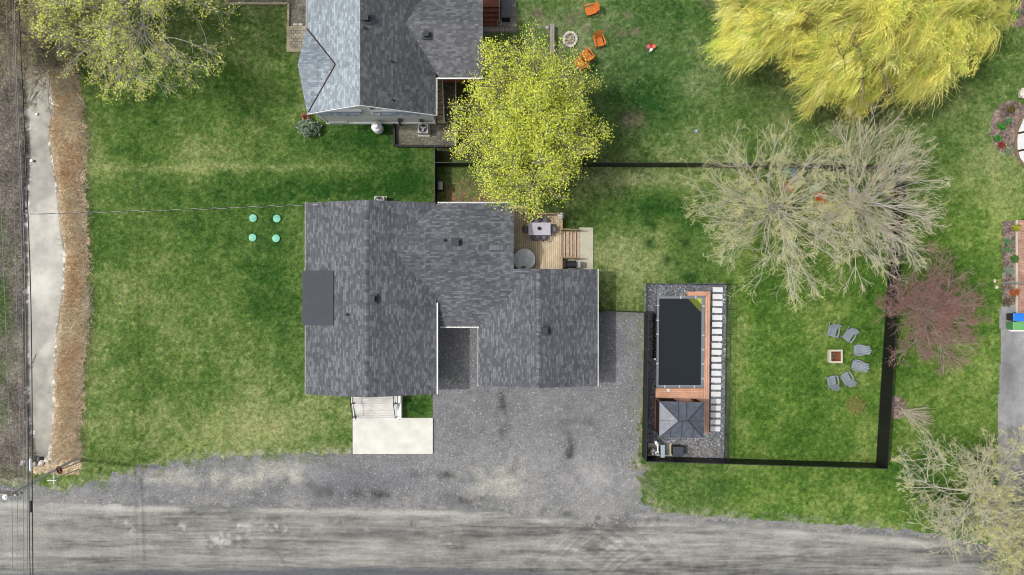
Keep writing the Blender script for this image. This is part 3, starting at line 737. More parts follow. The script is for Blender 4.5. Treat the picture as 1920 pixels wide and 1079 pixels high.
def opening(name, c, w, h, axis, parent, panes=2, frame='white', fill='glass', f=.07):
    """window or door set in a wall; axis = outward normal"""
    n = Vector(axis); t = Vector((-n.y, n.x, 0)); c = Vector(c); mb = MB()
    for (dx, dz, ww, hh) in ((0, h / 2, w + 2 * f, f), (0, -h / 2, w + 2 * f, f), (-w / 2, 0, f, h), (w / 2, 0, f, h)):
        p = c + t * dx + Vector((0, 0, dz)) + n * 0.03
        mb.beam(p - t * ww / 2, p + t * ww / 2, 0.08, hh)
    for i in range(1, panes):
        p = c + t * (-w / 2 + w * i / panes) + n * 0.03; mb.beam(p - t * .02, p + t * .02, 0.06, h)
    fr = mb.build(name, M[frame], parent, world=True)
    gl = MB(); p = c + n * 0.015; gl.beam(p - t * w / 2, p + t * w / 2, 0.03, h)
    L = parent.location; gl.v = [(a - L.x, b - L.y, z - L.z) for a, b, z in gl.v]
    gl.build('pane' if fill == 'glass' else 'panel', M[fill], fr)
    return fr
opening('window', (-11.9, -6.95, 1.6), 1.6, 1.2, (0, -1, 0), house)
opening('front_door', (-9.2, -6.95, 1.95), 0.95, 2.0, (0, -1, 0), house, 1, 'white', 'dsiding')
opening('garage_door', (1.82, -6.5, 1.1), 4.6, 2.05, (0, -1, 0), house, 1, 'white', 'siding')
for y in (-4.5, 3.4): opening('window', (-13.8, y, 1.7), 1.4, 1.2, (-1, 0, 0), house)
opening('window', (-9.6, 5.45, 1.7), 1.2, 1.1, (0, 1, 0), house)
opening('patio_door', (-0.25, 3.2, 1.8), 1.9, 2.05, (1, 0, 0), house)
# low pitched dormer roof over the bay on the west side
dz0, dz1 = 3.32, 3.75
bayW, bayE = g(567, 0, dz0)[0], g(625, 0, dz1)[0]; bN, bS = g(0, 508, 3.4)[1], g(0, 610, 3.4)[1]
mb = MB(); mb.slab([(bayW, bS, dz0), (bayE, bS, dz1), (bayE, bN, dz1), (bayW, bN, dz0)], 0.14, (0, 1, 0))
bay = mb.build('bay_roof', M['membrane'], house, world=True); bay['label'] = 'smooth charcoal roof panel over the side bay'
mb = MB(); mb.box(((bayW + bayE) / 2 + .08, (bN + bS) / 2, 1.62), (bayE - bayW - .3, bN - bS - .3, 3.24)); mb.build('bay_wall', M['dsiding'], house, world=True)
mb = MB(); mb.beam((bayW - .012, bS, dz0 - .08), (bayW - .012, bN, dz0 - .08), 0.02, 0.12); mb.build('drip_edge', M['darkgrey'], house, world=True)
# roof vents and pipes
def box_vent(u, v, z, parent, mat='ventgrey', s=0.44):
    x, y, _ = g(u, v, z); mb = MB(); L = parent.location
    mb.box((x - L.x, y - L.y, z - L.z), (s + .24, s + .24, 0.03)); mb.box((x - L.x, y - L.y, z - L.z + .13), (s * .82, s * .82, 0.26)); mb.box((x - L.x, y - L.y, z - L.z + .29), (s, s, 0.06))
    return mb.build('roof_vent', M[mat], parent, bevel=0.01)
def pipe_vent(u, v, z, parent, mat='darkgrey', h=0.35):
    x, y, _ = g(u, v, z); L = parent.location; mb = MB(); mb.lathe((x - L.x, y - L.y, z - L.z), [(0.13, -.05), (0.11, .03), (0.055, .05), (0.055, h), (0.035, h), (0.035, h - .1)], 10)
    return mb.build('vent_pipe', M[mat], parent)
box_vent(855, 456, mz(2.9), house); box_vent(698, 561, ZR - .12, house); box_vent(1021, 620, GZR - .1, house)
pipe_vent(833, 451, mz(2.9), house); pipe_vent(651, 590, 4.05, house)
# electric mast where the service cable lands
mx, my, _ = g(590, 384, 4.0)
mb = MB(); mb.tube([(mx, my, 3.2), (mx, my, 4.15)], 0.035, 8); mb.tube([(mx, my, 4.1), (mx + .1, my - .02, 4.25), (mx + .25, my - .04, 4.2)], 0.05, 8); mb.tube([(mx, my, 3.9), (mx + .5, my - .12, 3.55)], 0.025, 6)
mb.build('electric_mast', M['galv'], house, world=True)

# front porch with steps
px0, px1 = g(662, 0, .9)[0], g(742, 0, .9)[0]
porch = thing('front_porch', 'pale boarded front porch and steps with thin black handrails', 'porch', ((px0 + px1) / 2, -7.6, 0))
ytop = -7.0; mb = MB(); mb.box(((px0 + px1) / 2, (ytop - 8.28) / 2, 0.475), (px1 - px0, 8.28 - 7.0, 0.95)); mb.build('landing', M['porch'], porch, world=True)
mb = MB(); nst = 6; y = -8.28; depth = (9.58 - 8.28) / nst
for i in range(nst):
    mb.box(((px0 + px1) / 2, y - depth / 2, (0.95 - (i + 1) * 0.135) / 2), (px1 - px0 - .02, depth, 0.95 - (i + 1) * 0.135)); y -= depth
for i in range(nst + 1): mb.box(((px0 + px1) / 2, -8.28 - i * depth + .012, 0.95 - i * 0.135 - .01), (px1 - px0 + .02, 0.05, 0.024))
mb.build('steps', M['porch'], porch, world=True)
for x in (px0 - .06, px1 + .06):
    mb = MB(); mb.beam((x, -7.0, .72), (x, -8.28, .72), 0.05, 0.62); mb.beam((x, -8.28, .62), (x, -9.55, .02), 0.05, 0.5); mb.build('side_panel', M['white'], porch, world=True)
sw = MB(); xs2 = px1 + .12
sw.box((xs2 + .1, -7.65, .45), (0.24, 1.3, 0.9)); sw.box((xs2 + .1, -8.9, .3), (.24, 1.2, 0.5)); sw.build('side_ledge', M['white'], porch, world=True)
for x in (px0 + .03, px1 - .0):
    mb = MB(); r1 = (x, -7.1, 1.85); a = (x, -8.30, 1.85); b = (x, -9.35, 1.1)
    for (q, zb) in ((a, .94), (b, .1)): mb.beam((q[0], q[1], zb), q, 0.05, 0.05, (0, 1, 0)); mb.box((q[0], q[1], zb + .02), (0.15, 0.15, 0.05))
    mb.tube([r1, a, b], 0.028, 8); mb.build('handrail', M['blackm'], porch, world=True)
x0, y0, _ = g(662, 783.5); x1, y1, _ = g(812, 851)
mb = MB(); mb.box(((x0 + x1) / 2, (y0 + y1) / 2, .02), (x1 - x0, y0 - y1, .2))
tag(mb.build('concrete_slab', M['concrete'], bevel=.02), 'large clean pale concrete slab in front of the porch steps', 'slab')

# ------------------------------------------------------------------ rear deck
def pole_rail(mb, a, b, z0, z1, posts, balus=0.0, w=0.05):
    a, b = Vector((a[0], a[1], 0)), Vector((b[0], b[1], 0))
    up = Vector((0, 0, 1))
    mb.beam(a + up * z1, b + up * z1, 0.09, 0.04); mb.beam(a + up * (z0 + .1), b + up * (z0 + .1), 0.05, 0.04)
    for i in range(posts + 1):
        p = a.lerp(b, i / posts); mb.beam(p + up * 0, p + up * (z1 + .06), 0.09, 0.09, (0, 1, 0))
    if balus:
        n = int((b - a).length / balus)
        for i in range(1, n): p = a.lerp(b, i / n); mb.beam(p + up * (z0 + .1), p + up * z1, w, w, (0, 1, 0))
DZ = 0.72
dx0, dx1 = -0.2, g(1053, 0, DZ)[0]; dyn, dys = g(0, 402, DZ)[1], 0.95
deck = thing('wooden_deck', 'weathered plank deck in the corner behind the grey house with stairs facing the lawn', 'deck', ((dx0 + dx1) / 2, (dyn + dys) / 2, 0))
mb = MB(); mb.box(((dx0 + dx1) / 2, (dyn + dys) / 2, DZ / 2 - .03), (dx1 - dx0 - .08, dyn - dys - .08, DZ - .06)); mb.build('deck_frame', M['oldwood'], deck, world=True)
mb = MB(); mb.box(((dx0 + dx1) / 2, (dyn + dys) / 2, DZ - .02), (dx1 - dx0, dyn - dys, 0.04)); mb.build('deck_boards', M['deck'], deck, world=True)
ys_n, ys_s = g(0, 433, .5)[1], g(0, 484, .5)[1]
mb = MB(); pole_rail(mb, (dx0 + .9, dyn - .05), (dx1 - .05, dyn - .05), DZ, DZ + .95, 3, 0.13, .03); mb.build('railing', M['railw'], deck, world=True)
mb = MB(); pole_rail(mb, (dx1 - .05, dyn - .1), (dx1 - .05, ys_n), DZ, DZ + .95, 1, 0.13, .03); mb.build('railing', M['railw'], deck, world=True)
mb = MB(); pole_rail(mb, (dx1 - .05, ys_s), (dx1 - .05, 1.05), DZ, DZ + .95, 1, 0.13, .03); mb.build('railing', M['railw'], deck, world=True)
st = MB(); sxe = g(1087, 0, .1)[0]; nst = 5; dd = (sxe - dx1) / nst
for i in range(nst):
    z = DZ - (i + 1) * DZ / (nst + 1); xa = dx1 + i * dd
    for k in (0.28, 0.76): st.box((xa + dd * k, (ys_n + ys_s) / 2, z - .02), (dd * .40, ys_n - ys_s, 0.04))
stair = st.build('stair_tread', M['tread'], deck, world=True)
st = MB()
for i in range(nst):
    z = DZ - (i + 1) * DZ / (nst + 1); xa = dx1 + i * dd; st.box((xa + dd - .02, (ys_n + ys_s) / 2, z / 2 - .04), (0.03, ys_n - ys_s - .04, z - .02))
st.build('stair_riser', M['oldwood'], deck, world=True)
for y in (ys_n + .03, ys_s - .03):
    mb = MB(); mb.beam((dx1, y, DZ + .9), (sxe, y, .92), 0.09, 0.04); mb.beam((sxe - .05, y, 0), (sxe - .05, y, .98), 0.09, 0.09, (0, 1, 0))
    for k in range(1, 8): p = k / 8; mb.beam((dx1 + (sxe - dx1) * p, y, DZ * (1 - p) + .02), (dx1 + (sxe - dx1) * p, y, DZ + .9 + (.2 - DZ) * p), .03, .03, (0, 1, 0))
    mb.build('stair_rail', M['railw'], deck, world=True)
lx0, lx1 = 0.1, g(990, 0, .3)[0]
mb = MB(); mb.box(((lx0 + lx1) / 2, dyn + .36, .22), (lx1 - lx0, .62, .44)); mb.build('lower_step', M['deck'], deck, world=True)
xa, ya, _ = g(1087, 427); xb, yb, _ = g(1105.5, 507)
mb = MB(); mb.box(((xa + xb) / 2 + .1, (ya + yb) / 2, .01), (xb - xa + .3, ya - yb, .1)); mb.box((g(1070, 0)[0], (g(0, 487)[1] + yb) / 2, .008), (1.3, g(0, 487)[1] - yb, .096))
tag(mb.build('concrete_walk', M['concrete2'], bevel=.01), 'narrow beige concrete walk at the foot of the wooden deck stairs', 'walkway')

# dining set on the deck
tx, ty, _ = g(1011.5, 429.5, DZ + .74)
tb = thing('dining_table', 'pale lilac rectangular patio table on the wooden deck', 'table', (tx, ty, DZ))
TW, TH = 1.58, 0.9
mb = MB(); mb.box((0, 0, .73), (TW, TH, .03)); mb.build('tabletop', M['tabletop'], tb, bevel=.01)
mb = MB(); mb.box((0, 0, .69), (TW - .1, TH - .1, .05)); mb.build('apron', M['darkgrey'], tb)
for sx in (-1, 1):
    for sy in (-1, 1):
        mb = MB(); mb.beam((sx * (TW / 2 - .1), sy * (TH / 2 - .1), .67), (sx * (TW / 2 - .07), sy * (TH / 2 - .07), 0), .05, .05, (0, 1, 0)); mb.build('leg', M['darkgrey'], tb)
pl = thing('pot_plant', 'small round green pot plant in the middle of the patio table', 'plant', (g(1011, 429, 1.5)[0], g(1011, 429, 1.5)[1], DZ + .746))
mb = MB(); mb.lathe((0, 0, 0), [(0.08, 0), (0.13, .12), (0.12, .12), (.1, .09)], 14); mb.build('pot', M['darkgrey'], pl)
mb = MB()
for i in range(46):
    a = random.uniform(0, 6.28); t = random.uniform(.2, 1.3); L = random.uniform(.08, .16); d = Vector((math.cos(a) * math.sin(t), math.sin(a) * math.sin(t), math.cos(t))); s = d.orthogonal().normalized() * .022
    b = len(mb.v); mb.v += [(0, 0, .1), tuple(Vector((0, 0, .1)) + d * L * .6 + s), tuple(Vector((0, 0, .1)) + d * L), tuple(Vector((0, 0, .1)) + d * L * .6 - s)]; mb.face([b, b + 1, b + 2, b + 3])
mb.build('foliage', M['leafpot'], pl)
def dining_chair():
    t = thing('dining_chair', '', 'chair', (0, 0, 0))
    mb = MB(); mb.lathe((0, 0, .42), [(.02, 0), (.22, 0), (.235, .03), (.2, .055), (.02, .06)], 16); mb.build('seat', M['cushion'], t, smooth=False)
    mb = MB(); pts = []
    for k in range(9):
        a = R(160 + k * 27.5); pts.append((.28 * math.cos(a), .28 * math.sin(a), .78 - .1 * abs(k - 4) / 4))
    mb.tube(pts, .03, 8)
    for k in range(1, 8): a = R(160 + k * 27.5); mb.tube([(.22 * math.cos(a), .22 * math.sin(a), .45), (.28 * math.cos(a), .28 * math.sin(a), .77)], .012, 5)
    mb.build('backrest', M['darkgrey'], t)
    for sx in (-1, 1):
        for sy in (-1, 1):
            mb = MB(); mb.tube([(sx * .16, sy * .16, .43), (sx * .23, sy * .23, 0)], .016, 6); mb.build('leg', M['darkgrey'], t)
    return t
dc = dining_chair(); first = True
for (u, v, a, lab) in ((1004, 413.5, 180, 'dark grey round chair at the far long table edge, toward the house'), (1020, 413, 180, 'dark grey round chair at the far long table edge, toward the railing corner'),
                       (1003, 444.5, 0, 'dark grey round chair at the near long table edge, toward the round tub'), (1018, 444.5, 0, 'dark grey round chair at the near long table edge, toward the stairs'),
                       (986.5, 430, -90, 'dark grey round chair at the end of the patio table beside the house'), (1037, 430, 90, 'dark grey round chair at the end of the patio table beside the stairs')):
    x, y, _ = g(u, v, DZ + .6)
    if first: dc.location = (x, y, DZ); dc.rotation_euler[2] = R(a); tag(dc, lab, 'chair', 'dining chairs round the patio table'); first = False
    else: dup(dc, (x, y, DZ), R(a), lab, 'chair', 'dining chairs round the patio table')
# big round grey cover by the house wall
x, y, _ = g(983, 487, DZ + .5)
sp = thing('round_spa', 'round grey covered tub on the deck beside the house wall', 'hot tub', (x, y, DZ))
mb = MB(); mb.lathe((0, 0, 0), [(.72, 0), (.76, .1), (.76, .55), (.72, .62)], 36); mb.build('tub_side', M['darkgrey'], sp, smooth=True)
mb = MB()
prof = [(.78, .58), (.775, .64), (.70, .665)]
for k in range(7): r_ = .68 - k * .095; prof += [(r_, .665 + k * .008), (r_ - .012, .645 + k * .008), (r_ - .03, .668 + k * .008)]
prof.append((.02, .74)); mb.lathe((0, 0, 0), prof, 40); mb.build('cover', M['spa'], sp)
mb = MB(); mb.box((-.05, -.55, .68), (.3, .16, .03)); mb.build('handle_flap', M['cushion'], sp)
# white blossom planter on the rail corner
x, y, _ = g(1051, 404.5, DZ + 1.0)
fl = thing('flower_basket', 'white blossom planter on the corner post of the wooden deck', 'flowers', (x, y, DZ + .96))
mb = MB(); mb.lathe((0, 0, 0), [(.1, 0), (.17, .16), (.15, .16)], 12); mb.build('basket', M['oldwood'], fl)
mb = MB()
for i in range(90):
    d = Vector((random.gauss(0, 1), random.gauss(0, 1), abs(random.gauss(0, .8)))).normalized() * random.uniform(.12, .26); n = d.normalized(); s = n.orthogonal().normalized() * .05; w = n.cross(s).normalized() * .05
    c = d + Vector((0, 0, .14)); b = len(mb.v); mb.v += [tuple(c - s), tuple(c - w), tuple(c + s), tuple(c + w)]; mb.face([b, b + 1, b + 2, b + 3])
mb.build('blossom', M['white'], fl)
# black barbecue
x, y, _ = g(1071, 496.5, .9)
bq = thing('barbecue', 'black gas barbecue on the beige walk next to the deck stairs', 'barbecue', (x, y, .058))
mb = MB(); mb.box((0, 0, .42), (.62, .48, .6)); mb.build('cabinet', M['blackm'], bq, bevel=.02)
b0 = MB(); n = 10
for k in range(n + 1):
    a = math.pi * k / n; yy, zz = -.27 * math.cos(a), .85 + .2 * math.sin(a)
    b0.v += [(-.36, yy, zz), (.36, yy, zz)]
for k in range(n): b0.face([2 * k, 2 * k + 1, 2 * k + 3, 2 * k + 2])
b0.face([2 * k for k in range(n + 1)]); b0.face([2 * k + 1 for k in reversed(range(n + 1))]); b0.face([0, 2 * n, 2 * n + 1, 1])
lid = b0.build('lid', M['blackm'], bq)
mb = MB(); mb.tube([(-.25, -.3, .95), (.25, -.3, .95)], .018, 8); mb.build('handle', M['steel'], lid)
for sx in (-1, 1): mb = MB(); mb.box((sx * .52, 0, .82), (.3, .44, .04)); mb.build('side_shelf', M['blackm' if sx < 0 else 'galv'], bq, bevel=.01)
for sx in (-1, 1):
    for sy in (-1, 1): mb = MB(); mb.beam((sx * .29, sy * .2, .15), (sx * .29, sy * .2, 0), .05, .05, (0, 1, 0)); mb.build('leg', M['blackm'], bq)

# ------------------------------------------------------------------ air conditioners, tank, lids
def ac_unit(u, v, label, z=.1, s=.74, hgt=.85):
    x, y, _ = g(u, v, hgt); t = thing('air_conditioner', label, 'air conditioner', (x, y, 0), 0, 'outdoor air conditioning units')
    mb = MB(); mb.box((0, 0, .07), (s + .12, s + .12, .14)); mb.build('pad', M['concrete2'], t)
    mb = MB(); mb.box((0, 0, .14 + (hgt - .14) / 2), (s, s * .9, hgt - .14)); mb.build('cabinet', M['acgrey'], t, bevel=.02)
    mb = MB(); mb.cyl((0, 0, hgt + .002), (0, 0, hgt + .012), .3, n=24); fan = mb.build('fan_opening', M['fan'], t)
    mb = MB()
    for k in range(3):
        a = k * 2.094 + .4; mb.beam((.05 * math.cos(a), .05 * math.sin(a), hgt + .018), (.24 * math.cos(a), .24 * math.sin(a), hgt + .018), .13, .008)
    mb.cyl((0, 0, hgt + .01), (0, 0, hgt + .03), .09, n=12); mb.build('fan_blade', M['galv'], fan)
    mb = MB()
    for r_ in (.12, .2, .27, .33):
        mb.tube([(r_ * math.cos(k * .314), r_ * math.sin(k * .314), hgt + .035) for k in range(21)], .004, 4)
    for k in range(4): a = k * .785; mb.tube([(-.34 * math.cos(a), -.34 * math.sin(a), hgt + .037), (.34 * math.cos(a), .34 * math.sin(a), hgt + .037)], .005, 4)
    mb.build('fan_guard', M['blackm'], t); return t
ac_unit(793, 241, 'grey air conditioner standing on gravel by the neighbour house wall')
ac_unit(711, 377, 'grey air conditioner half hidden behind the back eave of the grey house')
x, y, _ = g(711, 244)
tk = thing('propane_tank', 'white upright propane tank against the neighbour house wall', 'tank', (x, y, 0))
mb = MB(); mb.lathe((0, 0, 0), [(.02, .12), (.25, .14), (.37, .24), (.38, .34), (.38, 1.0), (.35, 1.12), (.24, 1.22), (.02, 1.26)], 24); mb.build('tank_body', M['white'], tk, smooth=True)
mb = MB(); mb.lathe((0, 0, 1.2), [(.22, 0), (.22, .16), (.16, .24), (.02, .27)], 18); mb.build('valve_dome', M['white'], tk)
mb = MB(); mb.lathe((0, 0, 0), [(.27, 0), (.27, .16), (.24, .16)], 18); mb.build('foot_ring', M['galv'], tk)
for (u, v, lab) in ((475.5, 409.5, 'upper left of the four mint green lids in the lawn'), (520, 410.5, 'upper right of the four mint green lids in the lawn'), (474.5, 446, 'lower left of the four mint green lids in the lawn'), (518.5, 447.5, 'lower right of the four mint green lids in the lawn')):
    x, y, _ = g(u, v); t = thing('septic_lid', lab, 'lid', (x, y, 0), random.uniform(0, 6), 'septic tank lids')
    mb = MB(); mb.lathe((0, 0, 0), [(.285, -.05), (.285, .1), (.27, .125), (.2, .13), (.02, .14)], 28); mb.build('cover', M['green'], t)
    for k in range(6): mb = MB(); a = k * math.pi / 3; mb.cyl((.25 * math.cos(a), .25 * math.sin(a), .125), (.25 * math.cos(a), .25 * math.sin(a), .14), .018, n=6); mb.build('bolt', M['green'], t)

# ------------------------------------------------------------------ the neighbour's house
nh = thing('neighbour_house', 'taller house with blue grey shingle roof and white trimmed front gable', 'house', (-9.8, 14, 0))
NXW, NXE, NXR, NYS, NYN, NZR = -13.82, -5.21, -9.77, 11.73, 26.0, 6.1
NZW = NZR - .56 * (NXR - NXW); NZE = NZR - .56 * (NXE - NXR)
rf = MB()
rw = MB(); rw.slab([(NXW, NYS, NZW), (NXR, NYS, NZR), (NXR, NYN, NZR), (NXW, NYN, NZW)], .16, (0, 1, 0))
rf.slab([(NXR, NYS, NZR), (NXE, NYS, NZE), (NXE, NYN, NZE), (NXR, NYN, NZR)], .16, (0, 1, 0))
cz, cY = 4.55, 17.7
rf.slab([(-7.1, cY, cz), (-5.0, 14.33, 3.55), (-1.95, 14.33, 3.55), (-1.95, cY, cz)], .16, (1, 0, 0))
rf.slab([(-7.1, cY, cz), (-1.95, cY, cz), (-1.95, 21.1, 3.55), (-5.0, 21.1, 3.55)], .16, (1, 0, 0))
wz_, wY = 5.03, 14.68
rw.slab([(-11.6, wY, wz_), (-14.12, wY, wz_ ), (-13.86, 11.76, 3.80), (-13.6, 11.76, 3.80)], .14, (1, 0, 0))
rw.slab([(-14.12, wY, wz_), (-11.6, wY, wz_), (-13.6, 17.55, 3.82), (-13.9, 17.55, 3.82)], .14, (1, 0, 0))
nroof = rf.build('roof', M['roof_n'], nh, world=True); nroof['label'] = 'dark grey shingled eastern roof planes'
nr2 = rw.build('roof', M['roof_nw'], nh, world=True); nr2['label'] = 'pale blue grey shingled western roof planes'
# metal valleys on the west gable
mb = MB()
for (a, b) in (((-11.62, 14.68, 5.10), (-13.75, 11.85, 3.90)), ((-11.62, 14.68, 5.10), (-13.86, 17.5, 3.88))): mb.beam(a, b, .07, .02)
vl = mb.build('valley_flashing', M['curtain'], nh, world=True)
wl = MB()
b = len(wl.v)
for y in (12.05, 25.5): wl.v += [(-13.5, y, 0), (-5.55, y, 0), (-5.55, y, 3.55), (NXR, y, 5.9), (-13.5, y, 3.8)]
wl.face([0, 1, 2, 3, 4]); wl.face([9, 8, 7, 6, 5])
for i in range(5): j = (i + 1) % 5; wl.face([j, i, 5 + i, 5 + j])
wl.v += [(-13.82, 12.2, 0), (-13.82, 17.1, 0), (-13.82, 17.1, 3.8), (-13.82, wY, 4.85), (-13.82, 12.2, 3.7), (-13.45, 12.2, 0), (-13.45, 17.1, 0), (-13.45, 17.1, 3.8), (-13.45, wY, 4.85), (-13.45, 12.2, 3.7)]
n = len(wl.v) - 10; wl.face([n + i for i in (4, 3, 2, 1, 0)]); wl.face([n + 5 + i for i in range(5)])
for i in range(5): j = (i + 1) % 5; wl.face([n + i, n + j, n + 5 + j, n + 5 + i])
wl.build('wall', M['siding'], nh, world=True)
mb = MB(); mb.box((-3.9, 17.85, 1.68), (3.2, 5.7, 3.36)); c_ = mb.build('wing_wall', M['cedar'], nh, world=True); c_['label'] = 'orange brown timber wall of the side wing'
gutter('gutter', (-5.2, 14.33, 3.53), (-1.95, 14.33, 3.53), .12, .12, nh, (0, -1, 0), 'white', False)
gutter('gutter', (NXE, NYS, NZE - .02), (NXE, 14.3, NZE - .02), .12, .12, nh, (1, 0, 0), 'white', False)
gutter('gutter', (NXW, 17.6, NZW - .02), (NXW, 25.9, NZW - .02), .12, .12, nh, (-1, 0, 0), 'white', False)
mb = MB()
for (a, b) in (((NXW - .03, NYS - .012, NZW - .08), (NXR, NYS - .012, NZR - .08)), ((NXR, NYS - .012, NZR - .08), (NXE + .03, NYS - .012, NZE - .08))): mb.beam(a, b, .025, .18)
mb.build('bargeboard', M['white'], nh, world=True)
for (xa, xb) in ((-13.3, -10.2), (-9.0, -5.7)):          # two little shingled pent roofs across the gable
    mb = MB(); mb.slab([(xa, 11.72, 3.36), (xb, 11.72, 3.36), (xb, 12.04, 3.62), (xa, 12.04, 3.62)], .06, (1, 0, 0)); mb.build('pent_roof', M['roof_nw'], nh, world=True)
    mb = MB(); mb.box(((xa + xb) / 2, 12.0, 3.72), (xb - xa, .12, .2)); mb.build('flashing', M['white'], nh, world=True)
opening('window', (-9.3, 12.05, 3.75), .58, 1.95, (0, -1, 0), nh, 1, f=.15)
mb = MB(); mb.beam((-9.3 - .3, 12.0, 3.62), (-9.3 + .3, 12.0, 3.62), .05, .5); mb.build('window_rail', M['white'], nh, world=True)
mb = MB(); mb.box((-9.55, 12.0, .14), (8.0, .1, .28)); mb.build('skirting', M['white'], nh, world=True)
mb = MB(); mb.box((-12.6, 11.98, .42), (1.3, .06, .4)); mb.build('basement_window', M['white'], nh, world=True)
for x in (-13.46, -5.6): mb = MB(); mb.box((x, 12.02, 1.8), (.1, .08, 3.5)); mb.build('corner_board', M['white'], nh, world=True)
mb = MB(); mb.beam((-8.15, 11.98, .9), (-8.15, 11.98, 0), .05, .3, (0, 1, 0)); mb.box((-8.0, 11.96, 1.2), (.3, .14, .4)); mb.box((-6.5, 11.96, 1.0), (.25, .12, .35)); mb.build('meter_box', M['darkgrey'], nh, world=True)
box_vent(686, 35, 6.0, nh); box_vent(800, 66, 4.35, nh, 'ventgrey', .36)
pipe_vent(685, 54, 5.9, nh); pipe_vent(736, 117, 5.0, nh); pipe_vent(737, 189, 5.0, nh, h=.25)

# side stairs and boundary timber of the neighbour
x0, x1 = g(818, 0, .8)[0], g(832, 0, .8)[0]
ns = thing('side_stairs', 'narrow old wooden stairs between the neighbour house and the yellow green maple', 'stairs', ((x0 + x1) / 2, 13, 0))
mb = MB(); ya, yb = g(0, 232)[1], 14.9; nn = 10
for i in range(nn):
    z = .16 * (i + 1); y = ya + (yb - ya) * i / nn; mb.box(((x0 + x1) / 2, y + .14, z - .025), (x1 - x0, .29, .05))
mb.build('tread', M['stairw'], ns, world=True)
mb = MB()
for x in (x0 - .02, x1 + .02): mb.beam((x, ya - .05, .02), (x, yb, 1.55), .05, .22)
mb.build('stringer', M['oldwood'], ns, world=True)
mb = MB(); xr = x1 + .05; mb.beam((xr, ya, 1.0), (xr, yb, 2.5), .06, .06)
for k in range(4): p = k / 3; mb.beam((xr, ya + (yb - ya) * p, 1.6 * p), (xr, ya + (yb - ya) * p, 1.0 + 1.5 * p), .06, .06, (0, 1, 0))
mb.build('handrail', M['polew'], ns, world=True)
def edging(pts, z1, w, mat, name, label, cat):
    mb = MB()
    for a, b in zip(pts[:-1], pts[1:]): mb.beam((a[0], a[1], z1 / 2 - .02), (b[0], b[1], z1 / 2 - .02), w, z1 + .04)
    return tag(mb.build(name, M[mat]), label, cat)
edging([g(740, 234), g(740.5, 275), g(855, 277), ], .35, .14, 'black', 'retaining_edge', 'low black retaining edge round the gravel beside the neighbour air conditioner', 'edging')
edging([g(855.5, 275), g(855, 150)], .5, .06, 'polew', 'low_fence', 'thin weathered rail fence between the side stairs and the maple', 'fence')
edging([g(420, 8), g(542, 8), g(541, 50)], .16, .14, 'beige', 'stone_kerb', 'beige stone kerb along the gravel bed left of the blue grey roof', 'kerb')
x0, y0, _ = g(538, 50); x1, y1, _ = g(580, 98)
pv = thing('paved_landing', 'beige cobble landing with a plain border beside the blue grey roof', 'paving', ((x0 + x1) / 2, (y0 + y1) / 2, 0))
mb = MB(); mb.box((0, 0, .02), (x1 - x0, y0 - y1, .14)); mb.build('border', M['beige'], pv)
mb = MB(); mb.box((.12, .0, .025), (x1 - x0 - .28, y0 - y1 - .36, .145)); mb.build('cobbles', M['cobble'], pv)
for (u, lab) in ((554, 'left one of two pale stepping slabs above the cobble landing'), (563.5, 'right one of two pale stepping slabs above the cobble landing')):
    x, y, _ = g(u, 47); mb = MB(); mb.box((0, 0, .03), (.33, .16, .1)); o = mb.build('stone_slab', M['rockw'], bevel=.015); o.location = (x, y, 0); tag(o, lab, 'stone', 'slabs by the cobble landing')

# the neighbour's back steps
sx0, sx1 = g(906, 0, .6)[0] - .6, g(937, 0, .6)[0]
bs = thing('back_steps', 'red brown stained wooden deck and steps beside the neighbour roof', 'steps', (sx1, 20, 0))
mb = MB(); yt = g(0, 14, .75)[1]; mb.box(((sx0 + sx1) / 2, yt + 2.2, .4), (sx1 - sx0, 4.4, .8)); mb.build('landing', M['redwood'], bs, world=True)
for i in range(4):
    z = .8 - .17 * (i + 1); mb = MB(); mb.box(((sx0 + sx1) / 2, yt - .14 - i * .275, z / 2), (sx1 - sx0, .265, z)); mb.build('step', M['redwood'], bs, world=True)
mb = MB(); xr = sx1 - .02; mb.tube([(xr, yt + 2, 1.55), (xr, yt, 1.55), (xr, yt - 1.0, .95)], .035, 8)
pts = [(xr + .16 * math.cos(a), yt - 1.18 + .22 * math.sin(a), .9) for a in [k * .42 for k in range(16)]]; mb.tube(pts, .022, 6)
for (y, z) in ((yt, 1.5), (yt - 1.0, .92)): mb.beam((xr, y, 0), (xr, y, z), .07, .07, (0, 1, 0))
mb.build('handrail', M['benchw'], bs, world=True)
x0, y0, _ = g(880, -40); x1, y1, _ = g(968, 61.5)
mb = MB(); mb.box(((x0 + x1) / 2, (y0 + y1) / 2, .0), (x1 - x0, y0 - y1, .1)); tag(mb.build('paved_patio', M['slabs']), 'grey square paver patio under the red brown back steps', 'patio')
x, y, _ = g(948.5, 22, .9)
kb = thing('storage_box', 'large black deck storage box beside the red brown steps', 'storage box', (x, y + .2, .05))
mb = MB(); mb.box((0, 0, .42), (.62, 1.25, .84)); mb.build('box_body', M['black'], kb, bevel=.02)
mb = MB(); mb.box((0, 0, .87), (.66, 1.3, .07)); mb.build('box_lid', M['darkgrey'], kb, bevel=.015)
x, y, _ = g(948, 2, .9)
bk = thing('grey_bin', 'small dark grey lidded tub just above the black storage box', 'tub', (x, y + .35, .05))
mb = MB(); mb.lathe((0, 0, 0), [(.28, 0), (.33, .8), (.02, .8)], 4); mb.build('tub_body', M['blackm'], bk); mb = MB(); mb.box((0, 0, .83), (.42, .46, .06)); mb.build('tub_lid', M['cushion'], bk, bevel=.02)

